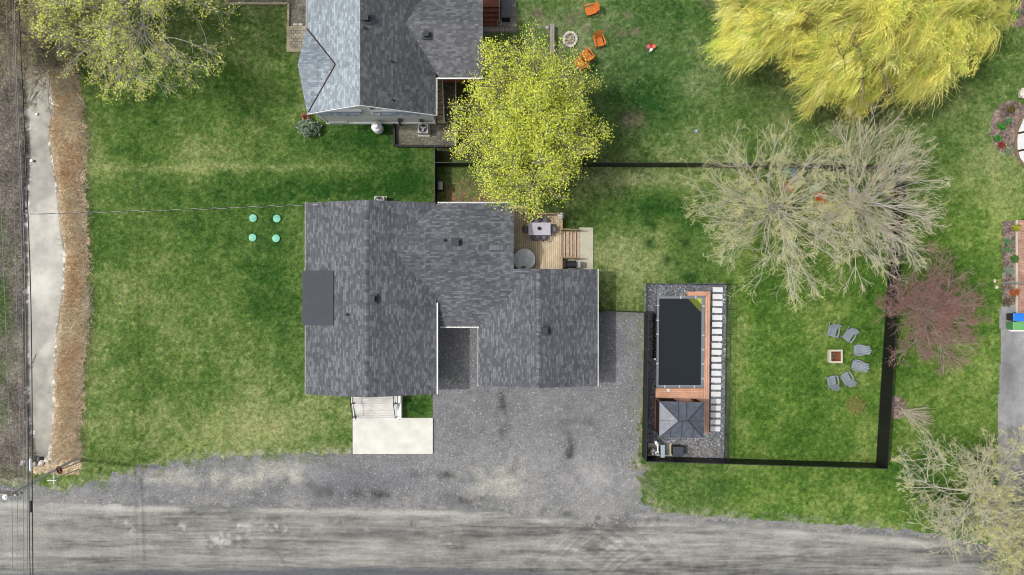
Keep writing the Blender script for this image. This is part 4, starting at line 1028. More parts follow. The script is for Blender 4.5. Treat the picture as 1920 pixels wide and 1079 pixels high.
# ------------------------------------------------------------------ fences
FH = 1.56
def privacy_fence(pts, label, hgt=FH):
    a = Vector((pts[0][0], pts[0][1], 0)); t = thing('privacy_fence', label, 'fence', tuple(a), 0, 'black privacy fence around the yard')
    for p, q in zip(pts[:-1], pts[1:]):
        p = Vector((p[0], p[1], 0)) - a; q = Vector((q[0], q[1], 0)) - a; L = (q - p).length; n = max(1, round(L / 2.4)); d = (q - p) / n
        for i in range(n):
            s, e = p + d * i, p + d * (i + 1); mb = MB(); mb.beam(s + d * .015 + Vector((0, 0, hgt / 2 - .02)), e - d * .015 + Vector((0, 0, hgt / 2 - .02)), .03, hgt - .08)
            mb.build('panel', M['black'], t)
        mb = MB(); mb.beam(p + Vector((0, 0, hgt - .02)), q + Vector((0, 0, hgt - .02)), .05, .05); mb.beam(p + Vector((0, 0, .06)), q + Vector((0, 0, .06)), .05, .06); mb.build('rail', M['blackm'], t)
        for i in range(n + 1):
            mb = MB(); s = p + d * i; mb.beam(s - Vector((0, 0, .1)), s + Vector((0, 0, hgt + .03)), .07, .07, (0, 1, 0)); mb.build('post', M['blackm'], t)
    return t
privacy_fence([g(816 + 4, 312.5), g(1250, 313), g(1677, 318)], 'long black privacy fence along the far side, under the maple and bare tree')
privacy_fence([g(819.5, 284), g(819.5, 383)], 'short black privacy fence from the back of the grey house toward the neighbour')
privacy_fence([g(1677.5, 320), g(1663, 540), g(1642.5, 868)], 'long black privacy fence along the right side of the yard, behind the grey chairs')
privacy_fence([g(1204, 855.5), g(1641, 868.5)], 'black privacy fence parallel to the road, below the pool and fire pit')
privacy_fence([g(1208.5, 587), g(1204, 854)], 'black privacy fence between the gravel driveway and the pool')
privacy_fence([g(1124, 582), g(1209, 585.5)], 'short black privacy fence joining the garage wing to the pool', 1.5)
# dark gate box by the short fence
x, y, _ = g(822, 349, 1.0); mb = MB(); mb.box((0, 0, .55), (.34, .55, 1.1)); mb.box((0, 0, 1.13), (.4, .6, .06)); o = mb.build('utility_box', M['blackm'], bevel=.02); o.location = (x + .15, y, 0); tag(o, 'black upright box standing against the short fence behind the house', 'box')
def picket_fence(pts, label, hgt=1.2):
    a = Vector((pts[0][0], pts[0][1], 0)); t = thing('picket_fence', label, 'fence', tuple(a), 0, 'thin black metal fences around the pool')
    pk = MB(); rl = MB()
    for p, q in zip(pts[:-1], pts[1:]):
        p = Vector((p[0], p[1], 0)) - a; q = Vector((q[0], q[1], 0)) - a; L = (q - p).length; n = max(1, round(L / 1.9)); d = (q - p) / n
        for z in (hgt - .05, .15): rl.beam(p + Vector((0, 0, z)), q + Vector((0, 0, z)), .03, .03)
        for i in range(n + 1): s = p + d * i; mb = MB(); mb.beam(s, s + Vector((0, 0, hgt + .05)), .055, .055, (0, 1, 0)); mb.build('post', M['blackm'], t)
        m = int(L / .12)
        for i in range(m): s = p + (q - p) * ((i + .5) / m); pk.beam(s + Vector((0, 0, .1)), s + Vector((0, 0, hgt)), .024, .024, (0, 1, 0))
    pk.build('pickets', M['blackm'], t); rl.build('rail', M['blackm'], t)
picket_fence([g(1362, 533), g(1357, 860)], 'thin black metal fence between the white stepping stones and the lawn')
picket_fence([g(1211, 585), g(1211.5, 533)], 'short thin black metal fence at the upper left corner of the pool gravel')
picket_fence([g(1212, 532.5), g(1361, 533.5)], 'thin black metal fence along the top edge of the pool gravel')

# ------------------------------------------------------------------ pool, red deck, gazebo
PZ = .5
pool = thing('swimming_pool', 'rectangular dark pool with grey coping', 'pool', g(1276, 641))
def P(u, v, z): x, y, _ = g(u, v, z); return (x, y)
oc = [P(1230.6, 727.5, PZ), P(1319.8, 727.5, PZ), P(1321.6, 556, PZ), P(1232.2, 556, PZ)]
ic = [P(1234.6, 722.5, PZ), P(1314.5, 722.5, PZ), P(1316.0, 560.2, PZ), P(1236.2, 560.2, PZ)]
L = pool.location
def ring(mb, o_, i_, z0, z1):
    b = len(mb.v)
    for z in (z0, z1):
        for p in o_: mb.v.append((p[0] - L.x, p[1] - L.y, z))
        for p in i_: mb.v.append((p[0] - L.x, p[1] - L.y, z))
    for k in range(4):
        j = (k + 1) % 4
        mb.face([b + 8 + k, b + 8 + j, b + 12 + j, b + 12 + k]); mb.face([b + k, b + 4 + k, b + 4 + j, b + j])
        mb.face([b + k, b + j, b + 8 + j, b + 8 + k]); mb.face([b + 4 + j, b + 4 + k, b + 12 + k, b + 12 + j])
mb = MB(); ring(mb, oc, ic, PZ - .06, PZ); mb.build('coping', M['coping'], pool)
mb = MB(); sh = [(lerp_[0], lerp_[1]) for lerp_ in [((a[0] * .3 + b[0] * .7), (a[1] * .3 + b[1] * .7)) for a, b in zip(oc, ic)]]; ring(mb, sh, ic, -.05, PZ - .065); mb.build('pool_wall', M['coping'], pool)
mb = MB()
for (u, v, h_) in ((1276.5, 558, 0), (1304.5, 558, 0), (1246.5, 725.2, 0), (1274, 725.2, 0), (1302, 725.2, 0), (1319, 574, 1), (1319, 629, 1), (1318.6, 656, 1), (1318.2, 683, 1), (1318, 710.5, 1), (1232.3, 682, 1), (1232.8, 627, 1), (1233, 601, 1), (1233.6, 573, 1)):
    x, y = P(u, v, PZ); mb.box((x - L.x, y - L.y, PZ + .012), (.09 if not h_ else .19, .19 if not h_ else .09, .03))
mb.build('coping_clip', M['clip'], pool)
wc = [ic[0], ic[1], P(1315.6, 587, PZ), P(1291, 560.3, PZ), ic[3]]
mb = MB(); mb.prism([(p[0] - L.x, p[1] - L.y) for p in wc], .0, PZ - .10); mb.build('pool_water', M['cover'], pool)
mb = MB(); mb.prism([(p[0] - L.x, p[1] - L.y) for p in (P(1315.9, 571.5, PZ), ic[2], P(1306, 560.3, PZ))], .0, PZ - .085); mb.build('corner_step', M['lime'], pool)['label'] = 'lime green corner step'
mb = MB(); mb.prism([(p[0] - L.x, p[1] - L.y) for p in (P(1315.6, 587, PZ), P(1315.9, 571.5, PZ), P(1306, 560.3, PZ), P(1291, 560.3, PZ))], .0, PZ - .092); mb.build('corner_step', M['olive'], pool)['label'] = 'olive green lower corner step'
# red deck
rd = thing('pool_deck', 'reddish brown board deck wrapping the right and lower sides of the pool', 'deck', g(1280, 770))
L = rd.location
def dk(poly, mat, nm='deck_boards', z0=.02, z1=.46):
    mb = MB(); mb.prism([(p[0] - L.x, p[1] - L.y) for p in poly], z0, z1); return mb.build(nm, M[mat], rd)
dk([P(1229.3, 753, .46), P(1319.5, 753, .46), P(1319.5, 728.6, .46), P(1229.6, 728.6, .46)], 'pdeck_x')
dk([P(1228.6, 811, .46), P(1319, 811, .46), P(1319.5, 753.2, .46), P(1229.3, 753.2, .46)], 'pdeck_x')
dk([P(1319.3, 813, .46), P(1328.8, 813, .46), P(1331.9, 547.4, .46), P(1322.3, 556.6, .46)], 'pdeck_y')
dk([P(1290.3, 555.4, .46), P(1322.2, 555.4, .46), P(1331.8, 547.0, .46), P(1290.3, 547, .46)], 'pdeck_x')
x, y = P(1253.3, 732, .5); mb = MB(); mb.lathe((0, 0, 0), [(.13, 0), (.13, .03), (.11, .045), (.02, .05)], 20); o = mb.build('skimmer_lid', M['concrete'], bevel=0); o.location = (x, y, .462); tag(o, 'round cream lid on the red deck below the pool', 'lid')
x, y = P(1228, 674, .6); t = thing('garden_light', 'small white ball lamp on a stake left of the pool', 'lamp', (x, y, 0)); mb = MB(); mb.lathe((0, 0, .5), [(.02, -.09), (.07, -.06), (.09, 0), (.07, .06), (.02, .09)], 14); mb.build('globe', M['white'], t, smooth=True); mb = MB(); mb.tube([(0, 0, 0), (0, 0, .43)], .015, 6); mb.build('stake', M['blackm'], t)
# gazebo
gz = thing('gazebo', 'dark metal hip roof gazebo with brown curtains below the pool', 'gazebo', g(1262, 772))
L = gz.location; EZ, TZ = 2.35, 3.0
c4 = [g(1236.2, 820.5, EZ), g(1318.6, 821.5, EZ), g(1320.6, 754.8, EZ), g(1236.8, 752.8, EZ)]
r2 = [g(1272.5, 790, TZ), g(1289.5, 789.5, TZ)]
loc_ = lambda p: (p[0] - L.x, p[1] - L.y, p[2])
mb = MB(); mb.slab([loc_(c4[0]), loc_(c4[1]), loc_(r2[1]), loc_(r2[0])], .04, (1, 0, 0)); mb.slab([loc_(c4[1]), loc_(c4[2]), loc_(r2[1])], .04, (0, 1, 0))
mb.slab([loc_(c4[2]), loc_(c4[3]), loc_(r2[0]), loc_(r2[1])], .04, (1, 0, 0)); mb.slab([loc_(c4[3]), loc_(c4[0]), loc_(r2[0])], .04, (0, 1, 0)); grf = mb.build('roof', M['gazebo'], gz)
mb = MB()
up = Vector((0, 0, .025))
for (a, b) in ((c4[0], r2[0]), (c4[3], r2[0]), (c4[1], r2[1]), (c4[2], r2[1]), (r2[0], r2[1])): mb.beam(Vector(loc_(a)) + up, Vector(loc_(b)) + up, .05, .03)
def lp(a, b, t): return Vector(loc_(a)).lerp(Vector(loc_(b)), t)
for (a, b, c, d, ts) in ((c4[0], c4[1], r2[0], r2[1], (.25, .5, .75)), (c4[3], c4[2], r2[0], r2[1], (.42, .6,))):
    for t in ts:
        e = lp(a, b, t); rr = min(max((t - .42) / .2, 0), 1)
        if .38 < t < .66: f = lp(c, d, rr)
        else:
            k = t / .42 if t < .42 else (1 - t) / .4; f = (lp(a, c, k) if t < .42 else lp(b, d, k))
        mb.beam(e + up * .8, f + up * .8, .025, .02)
e = lp(c4[1], c4[2], .47); mb.beam(e + up * .8, Vector(loc_(r2[1])) + up * .8, .025, .02); e = lp(c4[0], c4[3], .47); mb.beam(e + up * .8, Vector(loc_(r2[0])) + up * .8, .025, .02)
mb.build('roof_rib', M['gazrib'], grf)
mb = MB()
for a, b in zip(c4, c4[1:] + c4[:1]): a, b = Vector(loc_(a)), Vector(loc_(b)); cen = Vector((loc_(r2[0])[0] * .5 + loc_(r2[1])[0] * .5, loc_(r2[0])[1], EZ)); mb.beam(a.lerp(cen, .05) - Vector((0, 0, .1)), b.lerp(cen, .05) - Vector((0, 0, .1)), .06, .12)
mb.build('eave_beam', M['gazrib'], gz)
cen = Vector((0, 0, 0)); cs = [Vector(loc_(p)) for p in c4]; cen = sum(cs, Vector()) / 4
for p in cs: q = p.lerp(cen, .07); mb = MB(); mb.beam((q.x, q.y, .46), (q.x, q.y, EZ - .1), .1, .1, (0, 1, 0)); mb.build('post', M['gazrib'], gz)
def curtain(a, b, nm='curtain'):
    mb = MB(); n = max(4, int((b - a).length / .07)); d = (b - a) / n; s = Vector((-d.y, d.x, 0)).normalized()
    k0 = len(mb.v)
    for i in range(n + 1):
        p = a + d * i + s * (.035 * (1 if i % 2 else -1)); mb.v += [(p.x, p.y, .5), (p.x, p.y, EZ - .15)]
    for i in range(n): mb.face([k0 + 2 * i, k0 + 2 * i + 2, k0 + 2 * i + 3, k0 + 2 * i + 1])
    o = mb.build(nm, M['curtain'], gz); sd_ = o.modifiers.new('Solidify', 'SOLIDIFY'); sd_.thickness = .01; return o
q = [p.lerp(cen, .07) for p in cs]
curtain(q[3] * 1.0, q[0]); curtain(q[3], q[3].lerp(q[2], .45)); curtain(q[2].lerp(q[3], .12), q[2]); curtain(q[0], q[0].lerp(q[1], .1))
# white stepping stones
names = ['uppermost', 'second', 'third', 'fourth', 'fifth', 'sixth', 'seventh', 'eighth', 'ninth', 'tenth', 'eleventh', 'twelfth', 'thirteenth', 'fourteenth', 'fifteenth', 'sixteenth', 'seventeenth', 'eighteenth', 'nineteenth', 'second last', 'lowest']
mb = MB(); mb.box((0, 0, 0), (.73, .355, .12)); proto = mb.build('stepping_stone', M['paver'], bevel=.012)
for i in range(21):
    o = proto if i == 0 else proto.copy()
    if i: COL.objects.link(o)
    x, y, _ = g(1345.6 - .235 * i, 543.4 + 13.06 * i, .05); o.location = (x + random.uniform(-.012, .012), y, .035); o.rotation_euler = (0, 0, -.01 + random.uniform(-.012, .012))
    tag(o, '%s white rectangular paver in the row right of the pool%s' % (names[i], '' if i in (0, 20) else ', counted from the top'), 'paver', 'white stepping stones beside the pool')
# pool equipment
x0, y0 = P(1215, 832, .08); x1, y1 = P(1260, 855.5, .08)
mb = MB(); mb.box(((x0 + x1) / 2, (y0 + y1) / 2, .02), (x1 - x0, y0 - y1, .12)); tag(mb.build('concrete_pad', M['concrete2'], bevel=.01), 'beige concrete pad under the pool pump in the fence corner', 'pad')
x, y = P(1225, 848.5, .7)
fl_ = thing('pool_filter', 'round grey sand filter tank with white pipes in the fence corner', 'filter', (x, y, .08))
mb = MB(); mb.lathe((0, 0, 0), [(.2, 0), (.24, .08), (.27, .2), (.27, .5), (.22, .62), (.1, .68), (.02, .69)], 20); mb.build('tank_body', M['filter'], fl_, smooth=True)
mb = MB(); mb.lathe((.03, -.06, .66), [(.11, 0), (.11, .1), (.06, .12), (.05, .2), (.02, .2)], 12); mb.build('valve', M['fan'], fl_)
mb = MB(); mb.tube([(.03, -.06, .78), (.25, .1, .8), (.3, .55, .75), (.22, .8, .5)], .035, 8); mb.tube([(.1, 0, .72), (.38, .0, .65), (.36, .4, .6), (.16, .62, .55)], .035, 8); mb.tube([(.3, -.1, .3), (.42, -.05, .5), (.3, .35, .52)], .03, 8)
mb.tube([(-.1, -.08, .8), (.2, -.08, .8)], .03, 8); mb.cyl((.2, .7, .4), (.2, .7, .62), .09, n=12); mb.build('pipe', M['white'], fl_)
x, y = P(1242.5, 846.5, .8); o = thing('pool_heater', 'pale blue grey pool heater box between filter and dark bin', 'heater', (x, y, .08)); mb = MB(); mb.box((0, 0, .38), (.26, .86, .7)); mb.build('cabinet', M['heater'], o, bevel=.02); mb = MB(); mb.box((-.135, 0, .38), (.02, .66, .5)); mb.build('grille', M['fan'], o); mb = MB(); mb.box((0, 0, .74), (.29, .9, .03)); mb.build('top_panel', M['heater'], o)
x, y = P(1271.5, 846.5, .8); o = thing('storage_chest', 'dark charcoal storage chest by the lower fence near the gazebo', 'chest', (x, y, .0)); mb = MB(); mb.box((0, -.02, .36), (.68, .66, .72)); mb.build('chest_body', M['black'], o, bevel=.02); mb = MB(); mb.box((.02, -.04, .745), (.72, .7, .06)); mb.build('chest_lid', M['darkgrey'], o, bevel=.015)
# narrow mulch strip of dark red low plants left of the pool
mb = MB()
for i in range(420):
    v = random.uniform(588, 672); u = random.gauss(1226.5, 1.6) - (v - 600) * .006
    x, y, _ = g(u, v); h = random.uniform(.05, .2); a = random.uniform(0, 6.28); t = random.uniform(.3, 1.3); d = Vector((math.cos(a) * math.sin(t), math.sin(a) * math.sin(t), math.cos(t))) * h; s = Vector((-math.sin(a), math.cos(a), 0)) * .03
    b = len(mb.v); mb.v += [(x - s.x, y - s.y, .0), (x + s.x, y + s.y, 0), (x + d.x, y + d.y, d.z)]; mb.face([b, b + 1, b + 2])
tag(mb.build('low_groundcover', M['curtain']), 'thin strip of dark red ground cover along the left side of the pool', 'ground cover', kind='stuff')

# ------------------------------------------------------------------ fire pits and lounge chairs
def adirondack(name, mat):
    """facing +y"""
    t = thing(name, '', 'chair')
    mb = MB(); W_ = .56
    for k in range(5):
        y = .32 - k * .13; z = .37 - (.32 - y) * .17; mb.beam((-W_ / 2, y, z), (W_ / 2, y, z), .104, .022)
    mb.beam((-W_ / 2, .375, .33), (W_ / 2, .375, .33), .022, .09); mb.build('seat', M[mat], t)
    mb = MB()
    for k in range(5):
        x = (k - 2) * .112; top = .97 - .06 * abs(k - 2); f = (top - .28) / .7
        mb.beam((x * .92, -.24, .28), (x * 1.22, -.24 - .34 * f, top), .098, .022, (0, 1, .5))
    mb.beam((-.29, -.40, .56), (.29, -.40, .56), .03, .08); mb.build('backrest', M[mat], t)
    for sx in (-1, 1):
        mb = MB(); b = len(mb.v); pr = [(.30, .40), (.39, .39), (.41, .1), (.37, -.2), (.31, -.36), (.28, -.36), (.315, 0.0)]
        mb.prism([(sx * p, q) for p, q in (pr if sx < 0 else list(reversed(pr)))], .555, .58); mb.build('armrest', M[mat], t)
        mb = MB(); mb.beam((sx * .31, .34, 0), (sx * .31, .34, .555), .09, .025, (1, 0, 0)); mb.build('leg', M[mat], t)
        mb = MB(); mb.beam((sx * .26, .36, .34), (sx * .26, -.62, .05), .025, .12); mb.beam((sx * .31, -.3, .1), (sx * .31, -.33, .555), .07, .025, (1, 0, 0)); mb.build('leg', M[mat], t)
    return t
def face(u, v, tu, tv): return math.atan2(-(tv - v), tu - u) - math.pi / 2
gc = adirondack('garden_chair', 'greych'); first = True
for (u, v, a, lab) in ((1562, 621.5, 12, 'upper left grey slatted garden chair above the square fire pit'), (1592, 629.5, 147 - 360 + 180 + 180, 'grey slatted garden chair turned diagonally, upper right of the square fire pit'), (1612, 656.5, 85, 'grey slatted garden chair directly right of the square fire pit'),
                       (1608.5, 686, 76, 'grey slatted garden chair right of and just below the square fire pit'), (1588, 710, 30, 'grey slatted garden chair turned diagonally, lower right of the square fire pit'), (1561, 716, 12, 'lower left grey slatted garden chair below the square fire pit')):
    x, y, _ = g(u, v, .4); ang = {1562: 163, 1592: 143, 1612: 90, 1608.5: 75, 1588: 33, 1561: 14}[u]
    if first: gc.location = (x, y, 0); gc.rotation_euler[2] = R(ang); tag(gc, lab, 'chair', 'grey garden chairs round the fire pit'); first = False
    else: dup(gc, (x, y, 0), R(ang), lab, 'chair', 'grey garden chairs round the fire pit')
x, y, _ = g(1567.5, 668.5, .35)
fp = thing('fire_pit', 'square white rimmed fire pit with a rusty hollow on the lawn', 'fire pit', (x, y, 0))
mb = MB()
for (cx_, cy_, a, b) in ((0, .42, .98, .14), (0, -.42, .98, .14), (-.42, 0, .14, .7), (.42, 0, .14, .7)): mb.box((cx_, cy_, .35), (a, b, .06))
mb.build('rim', M['concrete2'], fp, bevel=.01)
mb = MB()
for (cx_, cy_, a, b) in ((0, .41, .92, .1), (0, -.41, .92, .1), (-.41, 0, .1, .72), (.41, 0, .1, .72)): mb.box((cx_, cy_, .16), (a, b, .32))
mb.build('side_wall', M['concrete2'], fp)
mb = MB(); b = 0; mb.v = [(-.35, -.35, .35), (.35, -.35, .35), (.35, .35, .35), (-.35, .35, .35), (-.18, -.18, .08), (.18, -.18, .08), (.18, .18, .08), (-.18, .18, .08)]
for i in range(4): j = (i + 1) % 4; mb.face([i, j, 4 + j, 4 + i])
mb.face([4, 5, 6, 7]); mb.build('fire_bowl', M['rust'], fp)
mb = MB()
for i in range(26): a = random.uniform(0, 6.28); r_ = random.uniform(0, .22); mb.box((r_ * math.cos(a), r_ * math.sin(a) - .05, .11), (random.uniform(.03, .16), .03, .04), random.uniform(0, 3))
mb.build('charred_wood', M['ash'], fp)
oc_ = adirondack('orange_chair', 'orange'); first = True
for (u, v, ang, lab) in ((1108, 18.5, 107, 'orange wooden garden chair standing alone nearest the top edge of the picture'), (1123.5, 77, 195, 'orange wooden garden chair right of the stone fire ring, standing alone'), (1100.5, 104, 42, 'right one of two orange garden chairs standing side by side'), (1088.5, 118.5, 40, 'left one of two orange garden chairs standing side by side, half under maple leaves')):
    x, y, _ = g(u, v, .4)
    if first: oc_.location = (x, y, 0); oc_.rotation_euler[2] = R(ang); tag(oc_, lab, 'chair', 'orange garden chairs'); first = False
    else: dup(oc_, (x, y, 0), R(ang), lab, 'chair', 'orange garden chairs')
def rockmesh(mb, c, r, sq=.7, seed=0):
    rr = random.Random(seed); b = len(mb.v); n = 7
    for k, (zz, f) in enumerate(((-.6, .8), (0, 1), (.6, .75), (.85, .35))):
        for i in range(n): a = 2 * math.pi * i / n + rr.uniform(-.2, .2); q_ = r * f * rr.uniform(.75, 1.2); mb.v.append((c[0] + q_ * math.cos(a), c[1] + q_ * math.sin(a), c[2] + zz * r * sq))
    for k in range(3):
        for i in range(n): j = (i + 1) % n; mb.face([b + k * n + i, b + k * n + j, b + (k + 1) * n + j, b + (k + 1) * n + i])
    mb.face([b + 3 * n + i for i in range(n)])
x, y, _ = g(1069, 74.5)
fr_ = thing('stone_fire_ring', 'ring of pale field stones around ash between the bench and orange chairs', 'fire ring', (x, y, 0))
mb = MB()
for i in range(17): a = 2 * math.pi * i / 17; rockmesh(mb, (.46 * math.cos(a) * random.uniform(.94, 1.06), .5 * math.sin(a), .08), random.uniform(.09, .13), .8, i)
mb.build('stones', M['rockw'], fr_)
mb = MB(); mb.lathe((0, 0, 0), [(.44, .0), (.4, .04), (.2, .06), (.02, .07)], 16); mb.build('ash', M['ash'], fr_)
mb = MB()
for i in range(40): a = random.uniform(0, 6.28); r_ = random.uniform(0, .4); rockmesh(mb, (r_ * math.cos(a), r_ * math.sin(a), .07), random.uniform(.03, .07), .7, 50 + i)
mb.build('rubble', M['rock'], fr_)
x, y, _ = g(1035.3, 73, .45)
bn = thing('plank_bench', 'long narrow grey plank bench beside the stone fire ring', 'bench', (x, y, 0))
for dx in (-.085, .085): mb = MB(); mb.box((dx, 0, .43), (.15, 2.1, .045)); mb.build('seat_plank', M['benchw'], bn)
for dy in (-.75, .75): mb = MB(); mb.box((0, dy, .2), (.3, .12, .4)); mb.build('leg', M['oldwood'], bn)
mb = MB(); rockmesh(mb, (0, 0, .08), .17, .6, 77); o = mb.build('boulder', M['rock']); o.location = (*g(1026, 53)[:2], 0); tag(o, 'small tan boulder left of the plank bench', 'rock')
x, y, _ = g(1219, 91)
st_ = thing('toy_table', 'small pink and red childrens table cluster alone on the back lawn', 'toy table', (x, y, 0))
for (dx, dy, m, r_) in ((-.16, 0.02, 'pink', .15), (.18, .04, 'salmon', .17), (.02, .12, 'signred', .15)): mb = MB(); mb.lathe((dx, dy, 0), [(r_ * .7, 0), (r_ * .6, .26), (r_, .28), (r_, .32), (.02, .33)], 14); mb.build('seat', M[m], st_)
mb = MB(); mb.lathe((.02, -.2, 0), [(.1, 0), (.1, .34), (.02, .35)], 14); mb.build('bucket', M['white'], st_)
x, y, _ = g(1305, 246); t = thing('lawn_sprinkler', 'tiny blue disc lying on the back lawn left of the bare tree', 'sprinkler', (x, y, 0)); mb = MB(); mb.lathe((0, 0, 0), [(.13, 0), (.13, .05), (.1, .07), (.05, .06)], 14); mb.build('base', M['pblue'], t); mb = MB(); mb.lathe((0, 0, .05), [(.04, 0), (.04, .07), (.02, .09)], 8); mb.build('nozzle', M['white'], t)
# coloured chairs around a small table, seen through the branches of the bare tree
kc = []
for (u, v, ang, m, lab) in ((1480, 351, -95, 'red', 'bright red garden chair under the bare tree, the leftmost one'), (1538, 370, 10, 'red', 'red garden chair under the bare tree, right of the aqua one'), (1478, 319, 215, 'teal', 'teal garden chair under the bare tree near the far fence'), (1527, 354, 100, 'aqua', 'pale aqua garden chair under the middle of the bare tree'), (1598, 358, 90, 'pblue', 'pale blue garden chair under the right part of the bare tree'), (1491, 327, 200, 'pblue', 'pale blue garden chair beside the teal one under the bare tree')):
    c_ = adirondack('coloured_chair', m); x, y, _ = g(u, v, .4); c_.location = (x, y, 0); c_.rotation_euler[2] = R(ang); c_.scale = (.66, .66, .66) if m != 'red' else (.95, .95, .95); tag(c_, lab, 'chair', 'coloured garden chairs under the bare tree')

# ------------------------------------------------------------------ right edge: bins, brick walk, beds
def wheelie(u, v, mat, lab, lidmat=None):
    x, y, _ = g(u, v, .9); t = thing('wheelie_bin', lab, 'bin', (x, y, 0), 0, 'wheelie bins at the end of the drive')
    mb = MB(); b = len(mb.v); mb.v += [(-.30, -.24, .08), (.26, -.24, .08), (.26, .24, .08), (-.30, .24, .08), (-.42, -.29, .95), (.32, -.29, 1.02), (.32, .29, 1.02), (-.42, .29, .95)]
    for q_ in ((3, 2, 1, 0), (4, 5, 6, 7), (0, 1, 5, 4), (1, 2, 6, 5), (2, 3, 7, 6), (3, 0, 4, 7)): mb.face(list(q_))
    mb.build('bin_body', M[mat], t, bevel=.02)
    mb = MB(); mb.v += [(-.47, -.3, .965), (.36, -.3, 1.035), (.36, .3, 1.035), (-.47, .3, .965), (-.44, -.26, 1.02), (.34, -.28, 1.09), (.34, .28, 1.09), (-.44, .26, 1.02)]
    for q_ in ((3, 2, 1, 0), (4, 5, 6, 7), (0, 1, 5, 4), (1, 2, 6, 5), (2, 3, 7, 6), (3, 0, 4, 7)): mb.face(list(q_))
    mb.build('bin_lid', M[lidmat or mat], t, bevel=.02)
    mb = MB(); mb.tube([(.42, -.25, 1.0), (.42, .25, 1.0)], .02, 8); mb.build('handle', M['kbin'], t)
    for s_ in (-1, 1): mb = MB(); mb.cyl((.3, s_ * .26, .1), (.3, s_ * .31, .1), .1, n=14); mb.build('wheel', M['kbin'], t)
for (u, v, m, l2, lab) in ((1910, 595, 'kbin', 'blue', 'wheelie bin with a black body and a bright blue lid'), (1909.5, 611.5, 'gbin', 'lgreen', 'green wheelie bin below the one with a blue lid')): wheelie(u, v, m, lab, l2)
mb = MB(); mb.box((0, 0, .12), (1.6, .12, .3)); o = mb.build('timber_kerb', M['white'], bevel=.01); o.location = (*g(1912, 620)[:2], 0); tag(o, 'white painted timber kerb below the green bins', 'kerb')
x0, y0, _ = g(1907, 413.5); x1, y1, _ = g(1960, 588)
mb = MB(); mb.box(((x0 + x1) / 2, (y0 + y1) / 2, .0), (x1 - x0, y0 - y1, .12)); tag(mb.build('brick_walk', M['redbrick']), 'pink brick walk along the right edge of the picture', 'walkway')
mb = MB(); mb.box((x0 - .06, (y0 + y1) / 2, .01), (.12, y0 - y1, .14)); tag(mb.build('walk_kerb', M['concrete2'], bevel=.01), 'thin pale kerb between the pink brick walk and the narrow bed', 'kerb')
x, y, _ = g(1868, 531); t = thing('metal_pole', 'tall grey metal pole standing among stones beside the narrow bed', 'pole', (x, y, 0))
mb = MB(); mb.tube([(.1, 0, 0), (.1, 0, 3.6)], .05, 10); mb.build('shaft', M['galv'], t); mb = MB(); mb.lathe((.1, 0, 3.6), [(.06, 0), (.08, .03), (.02, .08)], 10); mb.build('cap', M['galv'], t)
for (u, v, r_, lab) in ((1865, 527, .14, 'pale round stone above the foot of the tall metal pole'), (1868, 539, .13, 'pale round stone below the foot of the tall metal pole')):
    mb = MB(); rockmesh(mb, (0, 0, .06), r_, .7, int(u)); o = mb.build('garden_stone', M['rockw']); o.location = (*g(u, v)[:2], 0); tag(o, lab, 'stone', 'stones at the foot of the pole')
# curved path of pale slabs with dark timbers, far right
pa = thing('curved_path', 'pale curved concrete path with dark timber strips at the right edge', 'path', g(1925, 270))
cpt = [(1908, 246), (1905.5, 262), (1906, 280), (1911, 298), (1922, 312)]
L = pa.location
mb = MB(); poly = [g(u, v) for u, v in cpt] + [g(1960, 330), g(1960, 215), g(1918, 222)]
mb.prism([(p[0] - L.x, p[1] - L.y) for p in poly], -.02, .1); mb.build('slab', M['paver'], pa)
mb = MB()
for (a, b) in (((1906, 251), (1945, 243)), ((1907, 284), (1945, 276))): a, b = g(*a), g(*b); mb.beam((a[0] - L.x, a[1] - L.y, .08), (b[0] - L.x, b[1] - L.y, .08), .14, .08)
mb.build('timber_strip', M['curtain'], pa)
mb = MB(); pp = [g(1917, 219)] + [g(u - 2, v) for u, v in cpt]
mb.tube([(p[0] - L.x, p[1] - L.y, .06) for p in pp], .1, 6); mb.build('path_edge', M['oldwood'], pa)
mb = MB(); rockmesh(mb, (0, 0, .2), .42, .6, 5); o = mb.build('boulder', M['rockw']); o.location = (*g(1915, 178)[:2], 0); tag(o, 'big pale boulder at the right edge above the round flower bed', 'rock')

# ------------------------------------------------------------------ road corner: pole, signs, wires, rocks
bx, by, _ = g(141, 861); ztop = 7.6; tx_, ty_, _ = g(15, 929.5, ztop)
pt = lambda z: Vector((bx + (tx_ - bx) * z / ztop, by + (ty_ - by) * z / ztop, z))
up_ = thing('utility_pole', 'weathered wooden utility pole with crossarms by the road corner', 'utility pole', (bx, by, 0))
L = up_.location; mb = MB(); mb.tube([pt(-.2) - L, pt(3) - L, pt(ztop + .2) - L], [.105, .1, .085], 10); mb.build('shaft', M['polew'], up_)
mb = MB(); c_ = pt(7.0) - L; mb.beam(c_ + Vector((-1.2, .05, 0)), c_ + Vector((.5, -.05, 0)), .1, .12); c_ = pt(7.4) - L; mb.beam(c_ + Vector((-1.2, 0.05, 0)), c_ + Vector((.5, -.02, 0)), .1, .12); mb.build('crossarm', M['benchw'], up_)
mb = MB(); c_ = pt(ztop + .2) - L; mb.lathe(tuple(c_), [(.05, 0), (.16, .05), (.16, .1), (.06, .12), (.1, .16), (.02, .2)], 14)
mb.build('pole_top_insulator', M['white'], up_)
for (z, dx) in ((7.0, .4), (7.4, .42), (7.0, -.9)): mb = MB(); c_ = pt(z) - L + Vector((dx, 0, .06)); mb.lathe(tuple(c_), [(.03, 0), (.06, .05), (.04, .09), (.06, .12), (.02, .16)], 8); mb.build('insulator', M['white'], up_)
